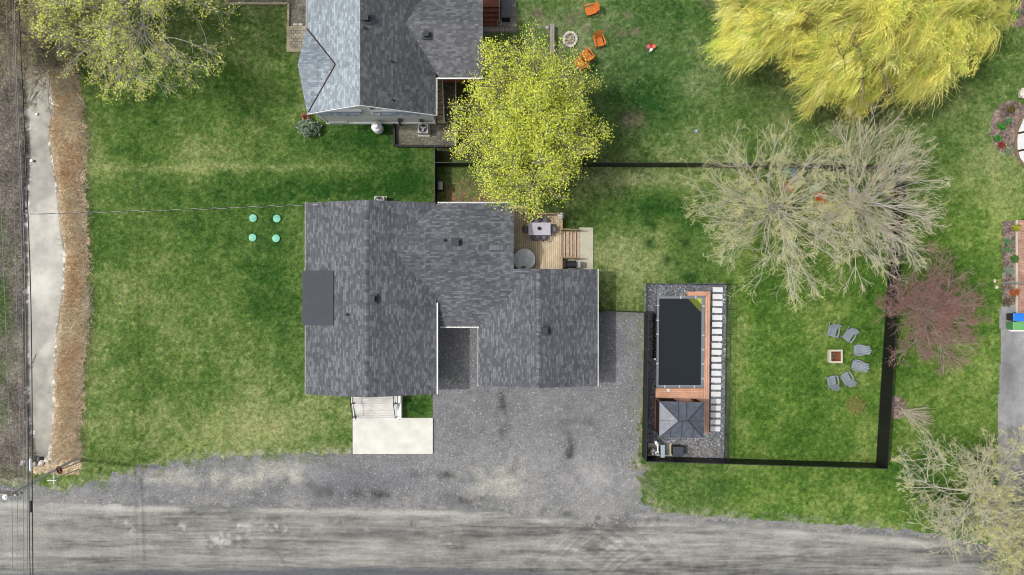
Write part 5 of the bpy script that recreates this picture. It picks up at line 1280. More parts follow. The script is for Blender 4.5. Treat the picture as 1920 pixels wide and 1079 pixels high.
# stop sign
sx_, sy_, _ = g(111, 882, 2.5)
ss = thing('stop_sign', 'red octagonal stop sign on a steel post beside the wooden pole', 'traffic sign', (sx_, sy_, 0), R(24))
mb = MB(); mb.beam((-.05, 0, 0), (-.05, 0, 2.8), .06, .06, (0, 1, 0)); mb.build('post', M['galv'], ss)
def octa(r_): return [(r_ * math.cos(R(22.5 + 45 * k)), r_ * math.sin(R(22.5 + 45 * k))) for k in range(8)]
def disc(mb, pts, x0, x1, z):
    n = len(pts); b = len(mb.v)
    for x in (x0, x1):
        for p in pts: mb.v.append((x, p[0], z + p[1]))
    mb.face([b + i for i in reversed(range(n))]); mb.face([b + n + i for i in range(n)])
    for i in range(n): j = (i + 1) % n; mb.face([b + i, b + j, b + n + j, b + n + i])
mb = MB(); disc(mb, octa(.32), 0, .008, 2.5); brd = mb.build('sign_rim', M['white'], ss)
mb = MB(); disc(mb, octa(.295), .009, .013, 2.5); fc = mb.build('sign_face', M['signred'], ss)
tc = bpy.data.curves.new('lettering', 'FONT'); tc.body = 'STOP'; tc.size = .25; tc.align_x = 'CENTER'; tc.align_y = 'CENTER'; tc.extrude = .002
to_ = bpy.data.objects.new('lettering_curve', tc); lm = bpy.data.meshes.new_from_object(to_); bpy.data.objects.remove(to_)
to = bpy.data.objects.new('lettering', lm); COL.objects.link(to); lm.materials.clear(); lm.materials.append(M['white']); to.parent = fc
to.location = (.0165, 0, 2.5); to.rotation_euler = (R(90), 0, R(90))
# crossed street name blades
x, y, _ = g(100, 900, 2.6)
sn = thing('street_name_sign', 'crossed white street name blades on a thin post below the stop sign', 'street sign', (x, y, 0))
mb = MB(); mb.tube([(0, 0, 0), (0, 0, 2.65)], .03, 8); mb.build('post', M['galv'], sn)
mb = MB(); mb.box((0, .0, 2.52), (.03, .62, .18)); mb.build('name_blade', M['white'], sn); mb = MB(); mb.box((0, 0, 2.72), (.62, .03, .18)); mb.build('name_blade', M['white'], sn)
# wires
def wire(pts, r_, name, label, mat='wire', n=40, sag=.0):
    P_ = [Vector(g(u, v, z)) for u, v, z in pts]; path = []
    seg = len(P_) - 1
    for i in range(n + 1):
        t = i / n * seg; k = min(int(t), seg - 1); f = t - k
        p0, p1, p2, p3 = P_[max(k - 1, 0)], P_[k], P_[k + 1], P_[min(k + 2, seg)]
        path.append(.5 * ((2 * p1) + (p2 - p0) * f + (2 * p0 - 5 * p1 + 4 * p2 - p3) * f * f + (3 * p1 - p0 - 3 * p2 + p3) * f ** 3))
    mb = MB(); mb.tube(path, r_, 5); o = mb.build(name, M[mat], smooth=True); return tag(o, label, 'cable', 'overhead lines along the ditch')
wire([(-12, 60, 8), (2, 390, 7.6), (9, 560, 7.5), (18, 810, 7.6), (22, 931, 7.85), (24, 1120, 7.7)], .016, 'power_line', 'thin pale overhead wire, leftmost, passing over the pole top insulator')
wire([(10, -40, 7.4), (14, 80, 7.3), (24, 300, 7.1), (32, 590, 7.0), (37, 800, 7.0), (33, 926, 7.25), (31, 1120, 7.2)], .014, 'power_line', 'thin pale overhead wire, second from the left edge')
wire([(22, -40, 6.6), (26, 100, 6.5), (39, 400, 6.3), (43, 640, 6.3), (44, 860, 6.4), (43, 1120, 6.5)], .014, 'power_line', 'faint grey overhead wire in the middle of the group over the verge')
wire([(26, -40, 6.4), (31, 140, 6.3), (44, 420, 6.1), (48, 640, 6.0), (50, 850, 6.1), (52, 1120, 6.2)], .022, 'telephone_line', 'grey telephone cable just left of the thick black cable')
w = wire([(34, -40, 6.0), (37, 60, 6.0), (48, 300, 5.8), (57, 540, 5.7), (60, 760, 5.7), (60, 900, 5.8), (62, 1120, 5.9)], .035, 'telephone_line', 'thick black overhead cable over the ditch with a white and a black sleeve', 'blackm')
wa = wire([(53, 770, 5.6), (53.5, 860, 5.6), (54.5, 960, 5.6), (57, 1120, 5.7)], .028, 'telephone_line', 'short run of black cable left of the sleeved black cable near the road', 'blackm')
for (v0, v1, m, lab) in ((863, 881, 'white', 'white cable sleeve'), (942, 958, 'blackm', 'black cable sleeve')):
    a, b = Vector(g(57.6, v0, 5.86)), Vector(g(57.8, v1, 5.86)); mb = MB(); mb.cyl(a, b, .085, n=14); mb.cyl(a + (a - b).normalized() * .1, a, .04, .08, 10); mb.cyl(b, b + (b - a).normalized() * .1, .08, .04, 10); o = mb.build('cable_sleeve', M[m], w); o['label'] = lab
# twisted service drop to the house
P0 = Vector(g(57, 402, 5.75)); P1 = Vector((mx, my, 4.12)); mb = MB(); core = []; tw = []
for i in range(121):
    t = i / 120; p = P0.lerp(P1, t) - Vector((0, 0, 1.0 * 4 * t * (1 - t) * .35)); core.append(p); a = t * 90
    tw.append(p + Vector((0, math.cos(a) * .035, math.sin(a) * .035)))
mb.tube(core, .016, 5); tag(mb.build('service_cable', M['black']), 'twisted service cable from the black line across the lawn to the house roof', 'cable')
so_ = [o for o in COL.objects if o.name == 'service_cable'][0]; mb = MB(); mb.tube(tw, .016, 5); mb.build('bare_strand', M['galv'], so_)
# rocks at the culvert and pale stones along the ditch
for i, (u, v, r_, m, lab) in enumerate(((44, 868, .32, 'rock', 'pinkish boulder at the left of the culvert mouth'), (65, 871, .26, 'rock', 'flat grey rock under the white cable sleeve at the culvert'), (78, 868, .3, 'rockw', 'long pale rock in the middle of the culvert edge'), (88, 864, .26, 'rockw', 'pale rock right of the middle of the culvert edge'), (95, 860, .26, 'rockw', 'pale rock at the upper right end of the culvert edge'), (106, 866, .2, 'rock', 'small tan rock at the foot of the reeds by the culvert'))):
    mb = MB(); rockmesh(mb, (0, 0, .03), r_ * .72, .6, 300 + i); o = mb.build('culvert_rock', M[m]); x, y, _ = g(u, v); o.location = (x, y, 0); o.scale = (1.3, .8, 1); o.rotation_euler[2] = random.uniform(-.2, .9); tag(o, lab, 'rock', 'rocks at the culvert')
mb = MB(); a, b = g(58, 868), g(84, 868); x, y, _ = g(70, 862); mb.cyl((0, .45, -.36), (0, -1.6, -.36), .31, n=20, cap=False); o = mb.build('culvert_pipe', M['fan']); sd2 = o.modifiers.new('Solidify', 'SOLIDIFY'); sd2.thickness = .05; o.location = (x, y - .3, 0); tag(o, 'dark culvert pipe mouth at the end of the ditch', 'culvert')
for i, (u, v, r_, lab) in enumerate(((57, 301, .16, 'white stone at the left edge of the ditch, below the others'), (65, 213, .14, 'white stone in the ditch mud near the fallen twigs'), (80, 113, .13, 'white stone high in the ditch under the scrub tree'))):
    mb = MB(); rockmesh(mb, (0, 0, 0), r_, .6, 400 + i); o = mb.build('white_stone', M['white']); x, y, _ = g(u, v); o.location = (x, y, -.2 if i else -.1); o.scale = (.8, .8, .7); tag(o, lab, 'stone', 'white stones in the ditch')

# ------------------------------------------------------------------ trees
def unit(a): return a / np.maximum(np.linalg.norm(a, axis=-1, keepdims=True), 1e-9)
def tubes(P, Rr, sides=3):
    """P (N,K,3) centre lines, Rr (N,K) radii -> verts, quads"""
    N, K, _ = P.shape
    T = np.empty_like(P); T[:, 1:-1] = P[:, 2:] - P[:, :-2]; T[:, 0] = P[:, 1] - P[:, 0]; T[:, -1] = P[:, -1] - P[:, -2]; T = unit(T)
    ref = np.where(np.abs(T[..., 2:3]) < .9, np.array([0, 0, 1.]), np.array([1., 0, 0])); X = unit(np.cross(T, ref)); Y = np.cross(X, T)
    a = np.arange(sides) * 2 * np.pi / sides
    V = P[:, :, None, :] + Rr[:, :, None, None] * (X[:, :, None, :] * np.cos(a)[None, None, :, None] + Y[:, :, None, :] * np.sin(a)[None, None, :, None])
    idx = np.arange(N * K * sides).reshape(N, K, sides); nx = np.roll(idx, -1, axis=2)
    F = np.stack([idx[:, :-1], nx[:, :-1], nx[:, 1:], idx[:, 1:]], -1).reshape(-1, 4)
    return V.reshape(-1, 3), F
def growset(r, P0, D, L, R0, R1, K, wob, bias, curl=0.0):
    N = len(P0); P = np.zeros((N, K, 3)); P[:, 0] = P0; d = D.copy()
    for k in range(1, K):
        d = unit(d + r.normal(0, wob, (N, 3)) + np.asarray(bias) / K); P[:, k] = P[:, k - 1] + d * (L / (K - 1))[:, None]
    t = np.linspace(0, 1, K)[None, :]; return P, R0[:, None] * (1 - t) + R1[:, None] * t
def spawn(r, P, Rr, n, tmin, ang, fall, lmin, lmax, Lp, tpow=.8, flat=0.0):
    """n children from each line"""
    N, K, _ = P.shape; ip = np.repeat(np.arange(N), n); t = tmin + (1 - tmin) * r.uniform(0, 1, N * n) ** tpow
    f = t * (K - 1); k = np.minimum(f.astype(int), K - 2); f = (f - k)[:, None]
    p = P[ip, k] * (1 - f) + P[ip, k + 1] * f; d = unit(P[ip, k + 1] - P[ip, k])
    rad = Rr[ip, k] * (1 - f[:, 0]) + Rr[ip, k + 1] * f[:, 0]
    q = r.normal(0, 1, (N * n, 3)); q[:, 2] *= (1 - flat); q = unit(q - d * (q * d).sum(1, keepdims=True))
    a = np.radians(r.uniform(ang[0], ang[1], N * n))[:, None]; nd = d * np.cos(a) + q * np.sin(a)
    L = Lp[ip] * r.uniform(lmin, lmax, N * n) * (1 - .45 * t); return p, unit(nd), L, np.minimum(rad * fall, rad)
def leaves(r, C_, s, cols, flat=.35, elong=1.0):
    """small four-cornered leaves at points C_"""
    N = len(C_); n = r.normal(0, 1, (N, 3)); n[:, 2] = np.abs(n[:, 2]) + flat * 2; n = unit(n); a = unit(np.cross(n, r.normal(0, 1, (N, 3)))); b = np.cross(n, a)
    s = s[:, None] if hasattr(s, 'shape') else s
    V = np.stack([C_ - a * s * elong, C_ - b * s * .7, C_ + a * s * elong, C_ + b * s * .7], 1).reshape(-1, 3)
    return V, np.arange(N * 4).reshape(-1, 4), np.repeat(cols, 4, 0)
def cpick(r, N, cols, jit=.2):
    c = np.array(cols)[r.integers(0, len(cols), N)]; return c * r.uniform(1 - jit, 1 + jit, N)[:, None]
def join(parts):
    V, F, Cc, n = [], [], [], 0
    for v, f, c in parts: V.append(v); F.append(f + n); Cc.append(np.broadcast_to(c, (len(v), 3))); n += len(v)
    return np.concatenate(V), np.concatenate(F), np.concatenate(Cc)

def tree(name, label, base, top, crown, nl, seed, bark, twig, leafcols=None, nleaf=0, lsize=.07, lflat=.9, trunk_r=.22, fork=.22, limb=None, wob=.12, up=.25, rad=(.075, .03, .012, .006), spread=(45, 85), clump=0, group=None, lev=(9, 8, 7, 5), leaf_on=3, cat='tree', leaf_t=(.0, 1.0), scat=.06, bias2=(0, 0, .1), a2=(26, 62), l2=(.32, .6), l3=(.4, .8), fill=.88):
    """trunk, limbs and three orders of branches kept inside an ellipsoid crown ((cx,cy,cz),(rx,ry,rz)) in world space"""
    r = np.random.default_rng(seed); t = thing(name, label, cat, (base[0], base[1], 0), 0, group)
    cc, cr = np.array(crown[0]), np.array(crown[1]); B = np.array([base[0], base[1], -.1])
    hgt = top - 0; tp = np.array([base[0] + (cc[0] - base[0]) * .5, base[1] + (cc[1] - base[1]) * .5, top])
    K = 7; P = np.zeros((1, K, 3)); q = np.linspace(0, 1, K)[:, None]; P[0] = B * (1 - q) + tp * q; P[0, 1:-1] += r.normal(0, .06, (K - 2, 3)) * np.array([1, 1, 0])
    Rr = np.linspace(trunk_r, trunk_r * .35, K)[None]
    wood_ = [(*tubes(P, Rr, 8), bark)]
    def clamp(p, d, L):
        e = p + d * L[:, None]; m = np.linalg.norm((e - cc) / cr, axis=1); s = np.where(m > 1, 1 / np.maximum(m, 1e-6) ** 1.4, 1.0); return np.maximum(L * s, L * .12)
    # limbs fan out from the upper trunk toward points spread over the crown surface
    N = lev[0]; az = np.arange(N) * 2.399 + r.uniform(0, .35, N); rho = np.sqrt((np.arange(N) + .8) / N); rho = np.clip(rho * r.uniform(.9, 1.06, N), .1, 1.0)
    tt = np.clip(fork + (1 - fork) * (1 - rho) * r.uniform(.5, 1.2, N), fork, .97); p0 = P[0, 0] * (1 - tt)[:, None] + P[0, -1] * tt[:, None]
    tgt = cc + cr * np.stack([np.cos(az) * rho, np.sin(az) * rho, np.sqrt(np.maximum(1 - rho ** 2, 0)) * r.uniform(.5, .95, N) - .25 * rho], 1) * fill
    d = unit(tgt - p0); L = np.linalg.norm(tgt - p0, axis=1)
    P1, R1 = growset(r, p0, unit(d + np.array([0, 0, up])), L * 1.05, np.full(N, min(trunk_r * .4, .1)), np.full(N, rad[2]), 8, wob, (0, 0, -up * 1.2)); wood_.append((*tubes(P1, R1, 5), bark)); L1 = L
    p, d, L, R0 = spawn(r, P1, R1, lev[1], .2, (a2[0], a2[1]), .6, l2[0], l2[1], L1, flat=.35); L = clamp(p, d, L)
    P2, R2 = growset(r, p, d, L, np.maximum(R0, rad[1]), np.full(len(p), rad[2]), 6, wob * 1.2, bias2); wood_.append((*tubes(P2, R2, 4), bark)); L2 = L
    p, d, L, R0 = spawn(r, P2, R2, lev[2], .12, (a2[0], a2[1]), .65, l3[0], l3[1], np.maximum(L2, .8), flat=.3); L = clamp(p, d, L)
    P3, R3 = growset(r, p, d, L, np.minimum(np.maximum(R0, rad[2]), .03), np.full(len(p), rad[3]), 5, wob * 1.4, bias2); L3 = L
    crown_ = [(*tubes(P3, R3, 3), cpick(r, len(P3), [twig], .15).repeat(5 * 3, 0))]
    p, d, L, R0 = spawn(r, P3, R3, lev[3], .1, (22, 60), .7, .4, .85, np.maximum(L3, .5), flat=.2); L = clamp(p, d, L)
    P4, R4 = growset(r, p, d, L, np.full(len(p), rad[2] * .8), np.full(len(p), rad[3]), 4, wob * 1.6, bias2); crown_.append((*tubes(P4, R4, 3), cpick(r, len(P4), [twig], .2).repeat(4 * 3, 0)))
    v, f, c = join(wood_); npmesh('trunk', v, f, M['bark'], c, t, True)
    if nleaf:
        src = P4 if leaf_on == 4 else P3; i = r.integers(0, len(src), nleaf); K = src.shape[1]; q = leaf_t[0] + (leaf_t[1] - leaf_t[0]) * r.uniform(0, 1, nleaf); f_ = q * (K - 1); k = np.minimum(f_.astype(int), K - 2); f_ = (f_ - k)[:, None]
        pt_ = src[i, k] * (1 - f_) + src[i, k + 1] * f_ + r.normal(0, scat, (nleaf, 3))
        V_, F_, C_ = leaves(r, pt_, lsize * r.uniform(.6, 1.4, nleaf), cpick(r, nleaf, leafcols, .25), lflat); crown_.append((V_, F_, C_))
    v, f, c = join(crown_); npmesh('crown', v, f, M['leaf'], c, t, True)
    return t
G = lambda *a: tuple(np.minimum(C(*a, .88), .85))
# yellow green maple in the middle
tree('maple_tree', 'yellow green leafing maple with a dense round crown between the two houses', g(985, 290)[:2], 6.6, ((1.15, 10.75, 5.6), (4.5, 5.95, 3.3)), 0, 11, G(130, 124, 120), G(150, 146, 132),
     [G(214, 226, 70), G(200, 216, 66), G(226, 232, 98), G(164, 188, 64), G(236, 232, 116)], 62000, .045, 1.1, .24, .3, fill=.86, wob=.1, rad=(.09, .04, .015, .007), lev=(70, 7, 5, 4), leaf_on=4, scat=.24)
# big bare tree on the right: two stems with grey twigs and yellow buds
BUD = [G(224, 224, 132), G(208, 212, 118), G(232, 228, 160), G(190, 200, 112)]
tree('bare_tree', 'large budding tree with grey twigs and a pale greenish haze left of the fence corner', g(1440, 395)[:2], 6.4, ((17.1, 5.2, 4.8), (6.0, 6.4, 3.6)), 0, 21, G(198, 192, 182), G(226, 218, 198), BUD, 15000, .027, 1.0, .15, .2, wob=.10, rad=(.05, .022, .010, .0058), lev=(32, 7, 5, 3), leaf_on=4, scat=.09, leaf_t=(.3, 1.0), a2=(16, 46), l2=(.42, .8), l3=(.45, .9))
tree('bare_tree', 'grey bare tree with long fine branches spreading across the right fence', g(1580, 385)[:2], 5.6, ((23.4, 5.9, 4.3), (5.0, 5.7, 3.6)), 0, 33, G(200, 194, 186), G(226, 216, 200), BUD, 6000, .027, 1.0, .15, .15, wob=.07, rad=(.05, .022, .010, .0058), lev=(30, 7, 5, 3), leaf_on=4, scat=.05, bias2=(0.1, 0, .05), a2=(12, 36), l2=(.45, .85), l3=(.5, .95))
# purple brown tree behind the right fence
tree('purple_tree', 'low purplish brown twiggy tree behind the right fence', g(1708, 575)[:2], 3.0, ((29.1, -1.7, 2.5), (3.9, 4.7, 2.0)), 0, 41, G(168, 158, 150), G(176, 156, 144), [G(152, 100, 96), G(134, 88, 86), G(162, 120, 112)], 17000, .03, .9, .1, .1, wob=.16, rad=(.035, .017, .009, .0055), lev=(34, 7, 5, 4), leaf_on=4, scat=.12, a2=(18, 55), l2=(.4, .75), l3=(.45, .9))
# pale budding trees in the lower right corner
tree('bare_tree', 'pale crooked bare tree with yellow buds between the fence corner and the paved drive', g(1812, 915)[:2], 4.2, ((31.2, -13.8, 3.7), (4.8, 4.9, 2.7)), 0, 51, G(206, 200, 190), G(222, 214, 200), BUD, 8000, .034, .9, .12, .2, wob=.2, rad=(.045, .022, .010, .006), lev=(26, 7, 5, 4), leaf_on=4, scat=.06, l2=(.4, .75), l3=(.45, .9))
tree('bare_tree', 'pale bare tree with yellow buds cut by the lower right corner of the picture', g(1880, 985)[:2], 4.6, ((33.8, -18.2, 4.2), (3.4, 4.9, 2.6)), 0, 57, G(190, 182, 166), G(214, 208, 184), BUD, 15000, .036, .9, .13, .2, wob=.2, rad=(.045, .022, .012, .008), lev=(22, 6, 5, 4), leaf_on=4, scat=.07, l2=(.4, .75), l3=(.45, .9))
tree('bare_tree', 'pale hazy bare tree arching over the paved drive at the right edge', g(1925, 905)[:2], 5.0, ((35.4, -13.2, 4.2), (2.9, 4.4, 2.6)), 0, 58, G(190, 182, 170), G(214, 208, 194), BUD, 9000, .036, .9, .13, .2, wob=.18, rad=(.045, .022, .012, .008), lev=(20, 6, 4, 3), leaf_on=4, scat=.07, l2=(.4, .75), l3=(.45, .9))
# tree at the top left, leafing along its twigs
YL = [G(222, 230, 92), G(210, 222, 84), G(230, 232, 124), G(194, 208, 88)]
tree('leafing_tree', 'sparse yellow green leafing tree with grey boughs hanging over the top left lawn', g(300, 10)[:2], 7.0, ((-24.2, 18.9, 5.8), (7.0, 7.0, 3.6)), 0, 61, G(186, 180, 174), G(198, 192, 178), YL, 19000, .048, .9, .18, .2, wob=.14, rad=(.08, .035, .014, .007), lev=(38, 6, 5, 4), leaf_on=4, scat=.12, a2=(18, 52), l2=(.4, .75), l3=(.45, .85))
tree('leafing_tree', 'small yellow green leafing tree rising over the end of the reeds', g(150, 30)[:2], 5.5, ((-27.8, 18.8, 4.8), (4.2, 4.8, 2.6)), 0, 67, G(160, 154, 142), G(168, 162, 142), YL + [G(160, 152, 120)], 10000, .046, .9, .13, .2, wob=.15, rad=(.05, .025, .012, .006), lev=(20, 8, 6, 5), leaf_on=4, scat=.07, a2=(20, 55))
tree('scrub_tree', 'drab brown olive bare scrub tree in the top left corner', g(60, 40)[:2], 4.2, ((-33.6, 18.6, 3.6), (3.8, 5.0, 2.4)), 0, 71, G(150, 140, 128), G(172, 162, 140), [G(172, 162, 110), G(156, 144, 110), G(180, 170, 138)], 16000, .036, .9, .11, .12, wob=.18, rad=(.045, .022, .011, .007), lev=(22, 8, 8, 6), leaf_on=4, scat=.08)
tree('scrub_tree', 'grey brown leafless scrub drooping over the upper end of the ditch and reeds', g(115, 95)[:2], 3.2, ((-31.0, 15.4, 2.5), (3.2, 3.6, 1.8)), 0, 73, G(152, 144, 134), G(180, 170, 150), [G(166, 160, 120), G(156, 144, 114)], 7000, .033, .9, .1, .12, wob=.16, rad=(.04, .02, .01, .006), lev=(18, 8, 7, 5), leaf_on=4, scat=.08)

# weeping willow: boughs, then curtains of hanging strands in tufts
def willow():
    r = np.random.default_rng(91); b = g(1612, 30)[:2]
    t = thing('weeping_willow', 'large golden yellow weeping willow with trailing strands at the upper right', 'tree', (b[0], b[1], 0))
    cc = np.array([22.2, 18.0, 4.6]); cr = np.array([8.9, 9.2, 5.6])
    P = np.zeros((1, 6, 3)); q = np.linspace(0, 1, 6)[:, None]; P[0] = np.array([b[0], b[1], -.1]) * (1 - q) + np.array([22.0, 18.2, 4.0]) * q
    wd = [(*tubes(P, np.linspace(.5, .25, 6)[None], 8), G(120, 108, 92))]
    N = 26; az = np.arange(N) * 2.399; rr = np.sqrt((np.arange(N) + .5) / N); tg = cc + np.stack([np.cos(az) * rr * cr[0] * .86, np.sin(az) * rr * cr[1] * .86, cr[2] * np.sqrt(1 - .8 * rr ** 2) * .36], 1)
    p0 = np.tile(P[0, -2], (N, 1)) + r.normal(0, .2, (N, 3)); d = unit(tg - p0); L = np.linalg.norm(tg - p0, axis=1)
    P1, R1 = growset(r, p0, unit(d + np.array([0, 0, .5])), L, np.full(N, .14), np.full(N, .04), 7, .1, (0, 0, -.6)); wd.append((*tubes(P1, R1, 5), G(128, 116, 96)))
    p, d, L, R0 = spawn(r, P1, R1, 9, .3, (30, 70), .6, .3, .6, L, flat=.5); P2, R2 = growset(r, p, d, L, np.maximum(R0, .03), np.full(len(p), .012), 5, .15, (0, 0, .0)); wd.append((*tubes(P2, R2, 4), G(140, 126, 90)))
    v, f, c = join(wd); npmesh('trunk', v, f, M['bark'], c, t, True)
    # tufts: starting points scattered inside the lobed crown outline
    OUT = np.array([(1372, -120), (1368, 20), (1378, 96), (1405, 122), (1448, 104), (1496, 118), (1520, 176), (1560, 186), (1640, 182), (1720, 165), (1795, 136), (1842, 90), (1872, 44), (1905, -20), (1915, -120)], dtype=float)
    def inside(u, v):
        c = np.zeros(u.shape, bool); j = len(OUT) - 1
        for k in range(len(OUT)):
            (xi, yi), (xj, yj) = OUT[k], OUT[j]; c ^= ((yi > v) != (yj > v)) & (u < (xj - xi) * (v - yi) / (yj - yi + 1e-9) + xi); j = k
        return c
    def edge(u, v):
        m = np.full(u.shape, 1e9)
        for k in range(len(OUT) - 1):
            p_, q_ = OUT[k], OUT[k + 1]; dq = q_ - p_; t_ = np.clip(((u - p_[0]) * dq[0] + (v - p_[1]) * dq[1]) / (dq @ dq), 0, 1); m = np.minimum(m, np.hypot(u - p_[0] - t_ * dq[0], v - p_[1] - t_ * dq[1]))
        return m
    NC = 1500; uu = r.uniform(1330, 1940, NC); vv = r.uniform(-110, 220, NC); ee = edge(uu, vv); rag = fbm(uu / 30., vv / 30., 55, 3) * 46
    kk = inside(uu, vv) & (ee + rag > -2); uu, vv, ee = uu[kk], vv[kk], ee[kk]
    sel = []                                                     # keep clump centres apart from one another
    for q_ in range(len(uu)):
        if all((uu[q_] - uu[o_]) ** 2 + (vv[q_] - vv[o_]) ** 2 > 19 ** 2 for o_ in sel): sel.append(q_)
    uu, vv, ee = uu[sel], vv[sel], ee[sel]; NC = len(uu)
    cz_ = 3.8 + 4.9 * (1 - np.exp(-ee / 60)) + r.uniform(-1.9, 1.0, NC); ca = np.arctan2((539.5 - vv) * .034 - cc[1], (uu - 960) * .034 - cc[0])
    cd = np.stack([np.cos(ca), np.sin(ca), np.zeros(NC)], 1) * .5 + np.stack([r.normal(-.35, .55, NC), r.normal(-.15, .5, NC), np.full(NC, .25)], 1)
    NTC = 11; ci = np.repeat(np.arange(NC), NTC); NT = len(ci); kz = (H - cz_[ci]) / 1280
    S = np.stack([(uu[ci] - 960) * kz, (539.5 - vv[ci]) * kz, cz_[ci]], 1) + r.normal(0, 1, (NT, 3)) * np.array([.36, .36, .22]) + cd[ci] * r.uniform(-.4, .5, NT)[:, None]
    out = cd[ci] + r.normal(0, .3, (NT, 3)) * np.array([1, 1, .3])
    M_ = 26; i = np.repeat(np.arange(NT), M_); n = len(i)
    p0 = S[i] + r.normal(0, 1, (n, 3)) * np.array([.13, .13, .1]); d = unit(out[i] + r.normal(0, .25, (n, 3))); ln = r.uniform(.6, 1.9, NC)[ci][i] * r.uniform(.5, 1.25, n); ln = np.minimum(ln, p0[:, 2] - .5)
    K = 7; Pp = np.zeros((n, K, 3)); Pp[:, 0] = p0; dd = d
    for k in range(1, K):
        dd = unit(dd + np.array([-.03, -.03, -.34]) + r.normal(0, .2, (n, 3))); Pp[:, k] = Pp[:, k - 1] + dd * (ln / (K - 1))[:, None]
    tint = cpick(r, NT, [G(255, 246, 138), G(250, 240, 128), G(244, 236, 122), G(232, 232, 118), G(255, 248, 164), G(196, 212, 100), G(214, 222, 110)], .08)[i] * r.uniform(.75, 1.2, n)[:, None] * r.uniform(.72, 1.15, NC)[ci][i][:, None]
    side = unit(np.stack([r.normal(0, 1, n), r.normal(0, 1, n), r.normal(0, .6, n)], 1))[:, None, :] * (np.array([.008, .010, .011, .010, .009, .007, .003]))[None, :, None]
    V = np.stack([Pp - side, Pp + side], 2).reshape(-1, 3); ix = np.arange(n * K * 2).reshape(n, K, 2)
    F = np.stack([ix[:, :-1, 0], ix[:, :-1, 1], ix[:, 1:, 1], ix[:, 1:, 0]], -1).reshape(-1, 4)
    j = r.integers(0, n, 90000); kq = r.integers(1, K, 90000); lv, lf, lc = leaves(r, Pp[j, kq] + r.normal(0, .03, (90000, 3)), r.uniform(.02, .045, 90000), tint[j] * r.uniform(.8, 1.25, 90000)[:, None], .6, 1.6)
    V, F, cc_ = join([(V, F, tint.repeat(K * 2, 0)), (lv, lf, lc)])
    npmesh('crown', V, F, M['leaf'], cc_, t, True)
willow()

# small shrubs
def shrub(name, label, u, v, rx, ry, h, n, cols, size, elong=1.0, seed=1, stems=40, stemc=None, cat='shrub', group=None, flat=.3, low=0.0):
    r = np.random.default_rng(seed); x, y, _ = g(u, v); t = thing(name, label, cat, (x, y, 0), 0, group)
    a = r.uniform(0, 6.283, stems); rr = np.sqrt(r.uniform(0, 1, stems)); tip = np.stack([x + rx * rr * np.cos(a), y + ry * rr * np.sin(a), h * (1 - .55 * rr ** 2) * r.uniform(.7, 1, stems)], 1)
    b = np.stack([x + .15 * rx * np.cos(a), y + .15 * ry * np.sin(a), np.full(stems, -.03)], 1); q = np.linspace(0, 1, 5)[None, :, None]; P = b[:, None] * (1 - q) + tip[:, None] * q; P[:, 1:-1] += r.normal(0, .05, (stems, 3, 3))
    v_, f_ = tubes(P, np.linspace(.014, .005, 5)[None].repeat(stems, 0), 4); npmesh('stem', v_, f_, M['bark'], stemc or G(150, 138, 118), t, True)
    i = r.integers(0, stems, n); k = r.uniform(.25 + low, 1, n); f = k * 4; j = np.minimum(f.astype(int), 3); f = (f - j)[:, None]; pt_ = P[i, j] * (1 - f) + P[i, j + 1] * f + r.normal(0, .09, (n, 3)) * np.array([rx, ry, h]) * 1.2; pt_[:, 2] = np.maximum(pt_[:, 2], .02)
    V_, F_, C_ = leaves(r, pt_, size * r.uniform(.6, 1.4, n), cpick(r, n, cols, .25), flat, elong); npmesh('foliage', V_, F_, M['leaf'], C_, t, True); return t
shrub('conifer_shrub', 'grey green spreading conifer shrub at the lower left corner of the neighbour house', 582, 243, .85, .62, 1.2, 3400, [G(124, 144, 116), G(150, 166, 142), G(104, 124, 96), G(170, 182, 160)], .05, 2.0, 3)
shrub('rust_shrub', 'small rusty orange shrub between the conifer and the roof corner', 576, 224, .4, .4, .7, 700, [G(176, 104, 70), G(150, 90, 66)], .05, 1.4, 4)
shrub('lawn_bush', 'low rounded yellow green twiggy bush alone on the lawn below the grey chairs', 1602, 759, .85, .75, .55, 2200, [G(150, 152, 76), G(128, 138, 62), G(166, 164, 100)], .028, 1.5, 5, 90, G(160, 148, 112))
# fan of pale stems leaning away from the fence
r = np.random.default_rng(17); x, y, _ = g(1692, 771); t = thing('fan_shrub', 'leafless pale shrub fanning out of a grey mulch patch beside the right fence', 'shrub', (x, y, 0))
n = 46; a = r.uniform(-1.25, .55, n); L = r.uniform(1.2, 2.3, n); el = r.uniform(.55, 1.1, n); P = np.zeros((n, 6, 3)); P[:, 0] = np.stack([x + r.normal(0, .12, n), y + r.normal(0, .1, n), np.full(n, -.02)], 1); d = np.stack([np.cos(a) * np.cos(el), np.sin(a) * np.cos(el), np.sin(el)], 1)
for k in range(1, 6): d = unit(d + r.normal(0, .06, (n, 3)) + np.array([.03, -.02, -.05])); P[:, k] = P[:, k - 1] + d * (L / 5)[:, None]
v_, f_ = tubes(P, np.linspace(.02, .006, 6)[None].repeat(n, 0), 4); npmesh('stem', v_, f_, M['bark'], G(198, 190, 168), t, True)
p, d, L2, R0 = spawn(r, P, np.full((n, 6), .008), 6, .3, (20, 50), .8, .2, .45, L); P3, R3 = growset(r, p, d, L2, np.full(len(p), .008), np.full(len(p), .004), 4, .15, (0, 0, .05)); v_, f_ = tubes(P3, R3, 3); npmesh('twig', v_, f_, M['bark'], G(190, 182, 156), t, True)
